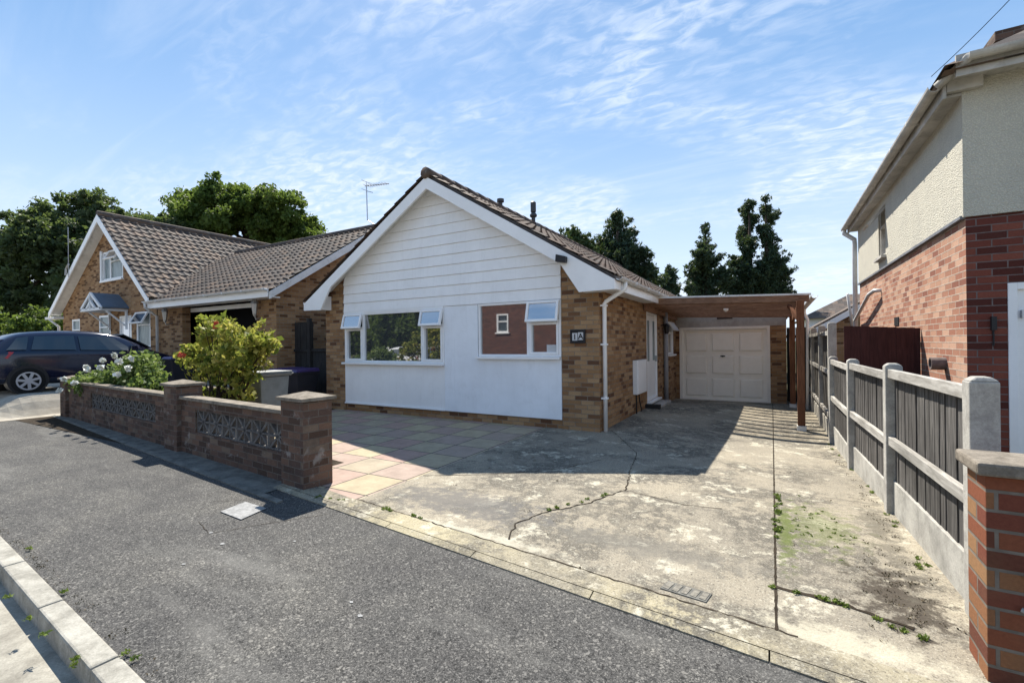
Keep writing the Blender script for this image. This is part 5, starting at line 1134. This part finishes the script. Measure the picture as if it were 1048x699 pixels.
def conifer(base, H_, R_, label, mat='leaf_conifer', tiers=26, lean=0, seed=1, z0=1.5, gaps=.15, top=1.0, group='dark conifers behind the garage and bungalow'):
    rn = random.Random(seed); t = thing('conifer', base, label, 'tree', group); pts = []; rads = []; m = MB()
    b = Vector(base); m.tube([b, b+Vector((lean*.5, 0, H_*.5)), b+Vector((lean, 0, H_))], [.28, .16, .03], 8)
    for i in range(tiers):
        f = i/(tiers-1); z = z0+(H_-z0)*f; prof = (1-f)**.75*(.75+.5*rn.random())*(1 if rn.random() > gaps else .45)
        for k_ in range(rn.randint(5, 8)):
            a = rn.uniform(0, 2*math.pi); L_ = R_*prof*rn.uniform(.55, 1.15)+.12; c0 = b+Vector((lean*f, 0, z)); up_ = rn.uniform(.0, .35)
            tip = c0+Vector((math.cos(a)*L_, math.sin(a)*L_, L_*up_)); m.tube([c0, c0.lerp(tip, .6)+Vector((0, 0, -.04*L_)), tip], [.04, .025, .008], 5)
            ns = max(2, int(L_/.28))
            for s_ in range(ns):
                u = (s_+.6)/ns; p = c0.lerp(tip, u)+Vector((rn.gauss(0, .05), rn.gauss(0, .05), -.05)); pts.append(tuple(p)); rads.append(.13+.20*rn.random()*(1-.4*f))
    m.build('trunk', 'bark', t, smooth=True); leaf_mesh('crown', pts, .3, 34, .085, mat, t, aspect=2.4, droop=.5, rad_arr=rads, flat_=.25); return t
def con_at(u, vtop, d, R_, label, **k_):
    p = at(u, vtop, d); conifer((p.x, p.y, -.3), p.z+.3, R_, label, **k_)
def blob_conifer(d, blobs, label, mat='leaf_conifer', n=330, seed=1):
    rn = random.Random(seed); E = []
    for u, v_, r in blobs:
        p = at(u, v_, d+rn.uniform(-1, 1)); q = r*d/468; E.append((p.x, p.y, p.z, q, q, q*1.15))
    top = max(E, key=lambda e: e[2]); low = min(E, key=lambda e: e[2]); bx, by = sum(e[0] for e in E)/len(E), sum(e[1] for e in E)/len(E)
    t = thing('conifer', (top[0], top[1], -.3), label, 'tree', 'dark conifers behind the garage and bungalow')
    wts = [e[3]**2 for e in E]; pts = []; rads = []; m = MB()
    m.tube([(top[0], top[1], -.3), (top[0]+.05, top[1], top[2]*.5), (top[0], top[1], top[2]+top[3])], [.25, .16, .02], 8)
    for _ in range(n):
        e = rn.choices(E, wts)[0]; dv = Vector((rn.gauss(0, 1), rn.gauss(0, 1), rn.gauss(0, .8))).normalized()*(.3+.9*rn.random())
        tip = Vector((e[0]+dv.x*e[3], e[1]+dv.y*e[4], e[2]+dv.z*e[5])); st_ = Vector((top[0], top[1], max(.3, tip.z-rn.uniform(.1, .8))))
        st_ = tip.lerp(st_, min(1, .9/max(.01, (tip-st_).length)))
        m.tube([st_, tip], [.02, .006], 4)
        for f in (.35, .7, 1.0): q = st_.lerp(tip, f); pts.append((q.x, q.y, q.z+rn.gauss(0, .05))); rads.append((.09+.20*(1-f)+.12*rn.random()))
    m.build('trunk', 'bark', t, smooth=True); leaf_mesh('crown', pts, .3, 27, .06, mat, t, jitter=.5, aspect=3.0, droop=-.3, rad_arr=rads, flat_=.2)
blob_conifer(22, [(633, 219, 4), (630, 232, 8), (640, 248, 11), (620, 252, 11), (650, 238, 4), (655, 262, 12), (636, 268, 16), (608, 260, 9), (667, 260, 3), (664, 278, 11), (618, 283, 14), (640, 292, 14), (677, 288, 7), (646, 226, 3)], 'broad ragged dark conifer rising behind the ridge of the white-fronted bungalow', n=430, seed=3)
blob_conifer(21, [(588, 240, 7), (600, 248, 9), (612, 262, 9), (630, 278, 9), (650, 288, 9), (604, 262, 10), (575, 240, 3)], 'lighter green conifer half hidden behind bungalow roof slope', 'leaf_conifer_light', n=230, seed=5)
blob_conifer(25, [(687, 277, 6), (684, 290, 9), (692, 297, 7), (680, 305, 9), (693, 310, 6)], 'small thin see-through conifer just left of the carport roof line', n=95, seed=7)
blob_conifer(26, [(723, 230, 3), (719, 238, 5), (714, 248, 4), (724, 253, 8), (720, 266, 11), (712, 280, 10), (716, 294, 13), (735, 266, 7), (738, 284, 13), (722, 305, 18), (703, 295, 5)], 'narrow dark conifer with small tufted top behind the carport', n=330, seed=9)
blob_conifer(27, [(785, 202, 3), (786, 212, 5), (792, 222, 6), (781, 234, 6), (789, 246, 8), (796, 262, 10), (788, 272, 13), (803, 282, 10), (782, 290, 17), (798, 302, 13), (807, 268, 3)], 'tallest dark conifer behind the garage at right of the pair', n=420, seed=11)
blob_conifer(27.5, [(768, 208, 5), (760, 217, 4), (770, 226, 7), (761, 238, 6), (767, 252, 9), (757, 268, 10), (764, 284, 14), (746, 290, 11), (765, 303, 16), (748, 272, 4)], 'dark conifer with blunt top growing against left side of the tallest conifer', n=380, seed=13)
# hedge & light shrubs at far left
q = at(20, 330, 27); E = []
for du in range(-60, 130, 22): p = at(du, 334+random.uniform(-6, 6), 27); E.append((p.x, p.y, p.z-.6, 1.5, 1.5, 1.5))
t = thing('hedge', (q.x, q.y, 0), 'long green hedge behind the dark blue car at far left', 'hedge'); pts = crown_pts(E, 330, .5, .2, .1); leaf_mesh('foliage', pts, .4, 55, .13, 'leaf_green', t)
m = MB()
for e_ in E: m.tube([(e_[0], e_[1], -.3), (e_[0], e_[1], e_[2])], [.08, .03], 6)
m.build('stems', 'bark', t)
# greenery and buildings across the road (mirrored in the front windows)
E = []
for i in range(22): E.append((-41+i*1.0, -12.5+random.uniform(-.5, .5), 2.2+random.uniform(-.3, 2.2), 1.3, 1.2, 1.9))
tree('broadleaf_tree', (-21, -12.5, -.3), E, 760, 50, .22, 'leaf_green', 'thick leafy tree row across the road opposite the bungalow', .3, .6, shell=.5, zmin=.1)
oh = thing('brick_house', (-11, -13, 0), 'plain red brick house across the road opposite the bungalow', 'house')
mb = MB(); wall(mb, 'x', -12, -.25, -18.4, -6, -.3, 5.2, [(-16.3, -15.4, 2.25, 3.5)])
for x_ in (-18.4, -6): mb.quad((x_, -12.26, -.3), (x_, -19, -.3), (x_, -19, 5.2), (x_, -12.26, 5.2))
mb.quad((-18.4, -19, -.3), (-6, -19, -.3), (-6, -19, 5.2), (-18.4, -19, 5.2)); mb.build('wall', 'opposite_brick', oh)
mb = MB(); frame(mb, 'x', -12.05, -16.3, -15.4, 2.25, 3.5, .09, -.05, .08); mb.box((-16.2, -12.1, 2.95), (-15.5, -11.99, 3.03)); mb.box((-16.4, -12.1, 2.17), (-15.3, -11.9, 2.245)); ow = mb.build('window', 'white_upvc', oh); mb = MB(); mb.quad((-16.25, -12.1, 2.3), (-15.45, -12.1, 2.3), (-15.45, -12.1, 3.45), (-16.25, -12.1, 3.45)); mb.build('pane', 'car_glass', ow)
mb = MB(); mb.prism([(-18.8, -11.6, 5.1), (-18.8, -19.4, 5.1), (-18.8, -15.5, 7.8)], (13.2, 0, 0)); mb.build('roof', 'brown_tiles', oh)

# distant house behind the fence
fh = thing('distant_house', (3, 30, -.2), 'far pale blue house with grey hipped roof seen over the tall fence', 'house')
mb = MB(); mb.box((1.7, 30, -.3), (9, 38, 2.68)); mb.build('wall', 'white_render', fh)
mb = MB(); mb.box((2.2, 29.97, .9), (3.2, 30.0, 1.9)); mb.build('window', 'vent_glass', fh)
mb = MB(); a = [(1.3, 29.6, 2.66), (9.4, 29.6, 2.66), (9.4, 38.4, 2.66), (1.3, 38.4, 2.66)]; r1, r2 = (3.9, 32.5, 4.1), (7, 32.5, 4.1); mb.quad(a[0], a[1], r2, r1); mb.quad(a[1], a[2], r2); mb.quad(a[2], a[3], r1, r2); mb.quad(a[3], a[0], r1); mb.quad(*a); mb.build('roof', 'grey_tiles', fh)
lt = thing('lean_to', (2.2, 18, -.2), 'small white-edged brick lean-to behind the tall fence', 'outbuilding')
mb = MB(); mb.prism([(1.35, 18, -.2), (3.2, 18, -.2), (3.2, 18, 2.9), (1.35, 18, 1.75)], (0, 3, 0)); mb.build('wall', 'neighbour_brick', lt)
mb = MB(); mb.prism([(1.2, 17.9, 1.66), (3.25, 17.9, 2.93), (3.25, 17.9, 3.12), (1.2, 17.9, 1.85)], (0, .06, 0)); mb.build('bargeboard', 'white_upvc', lt); mb = MB(); mb.prism([(1.2, 17.97, 1.86), (3.25, 17.97, 3.13), (3.25, 17.97, 3.2), (1.2, 17.97, 1.93)], (0, 3.2, 0)); mb.build('roof', 'grey_tiles', lt)
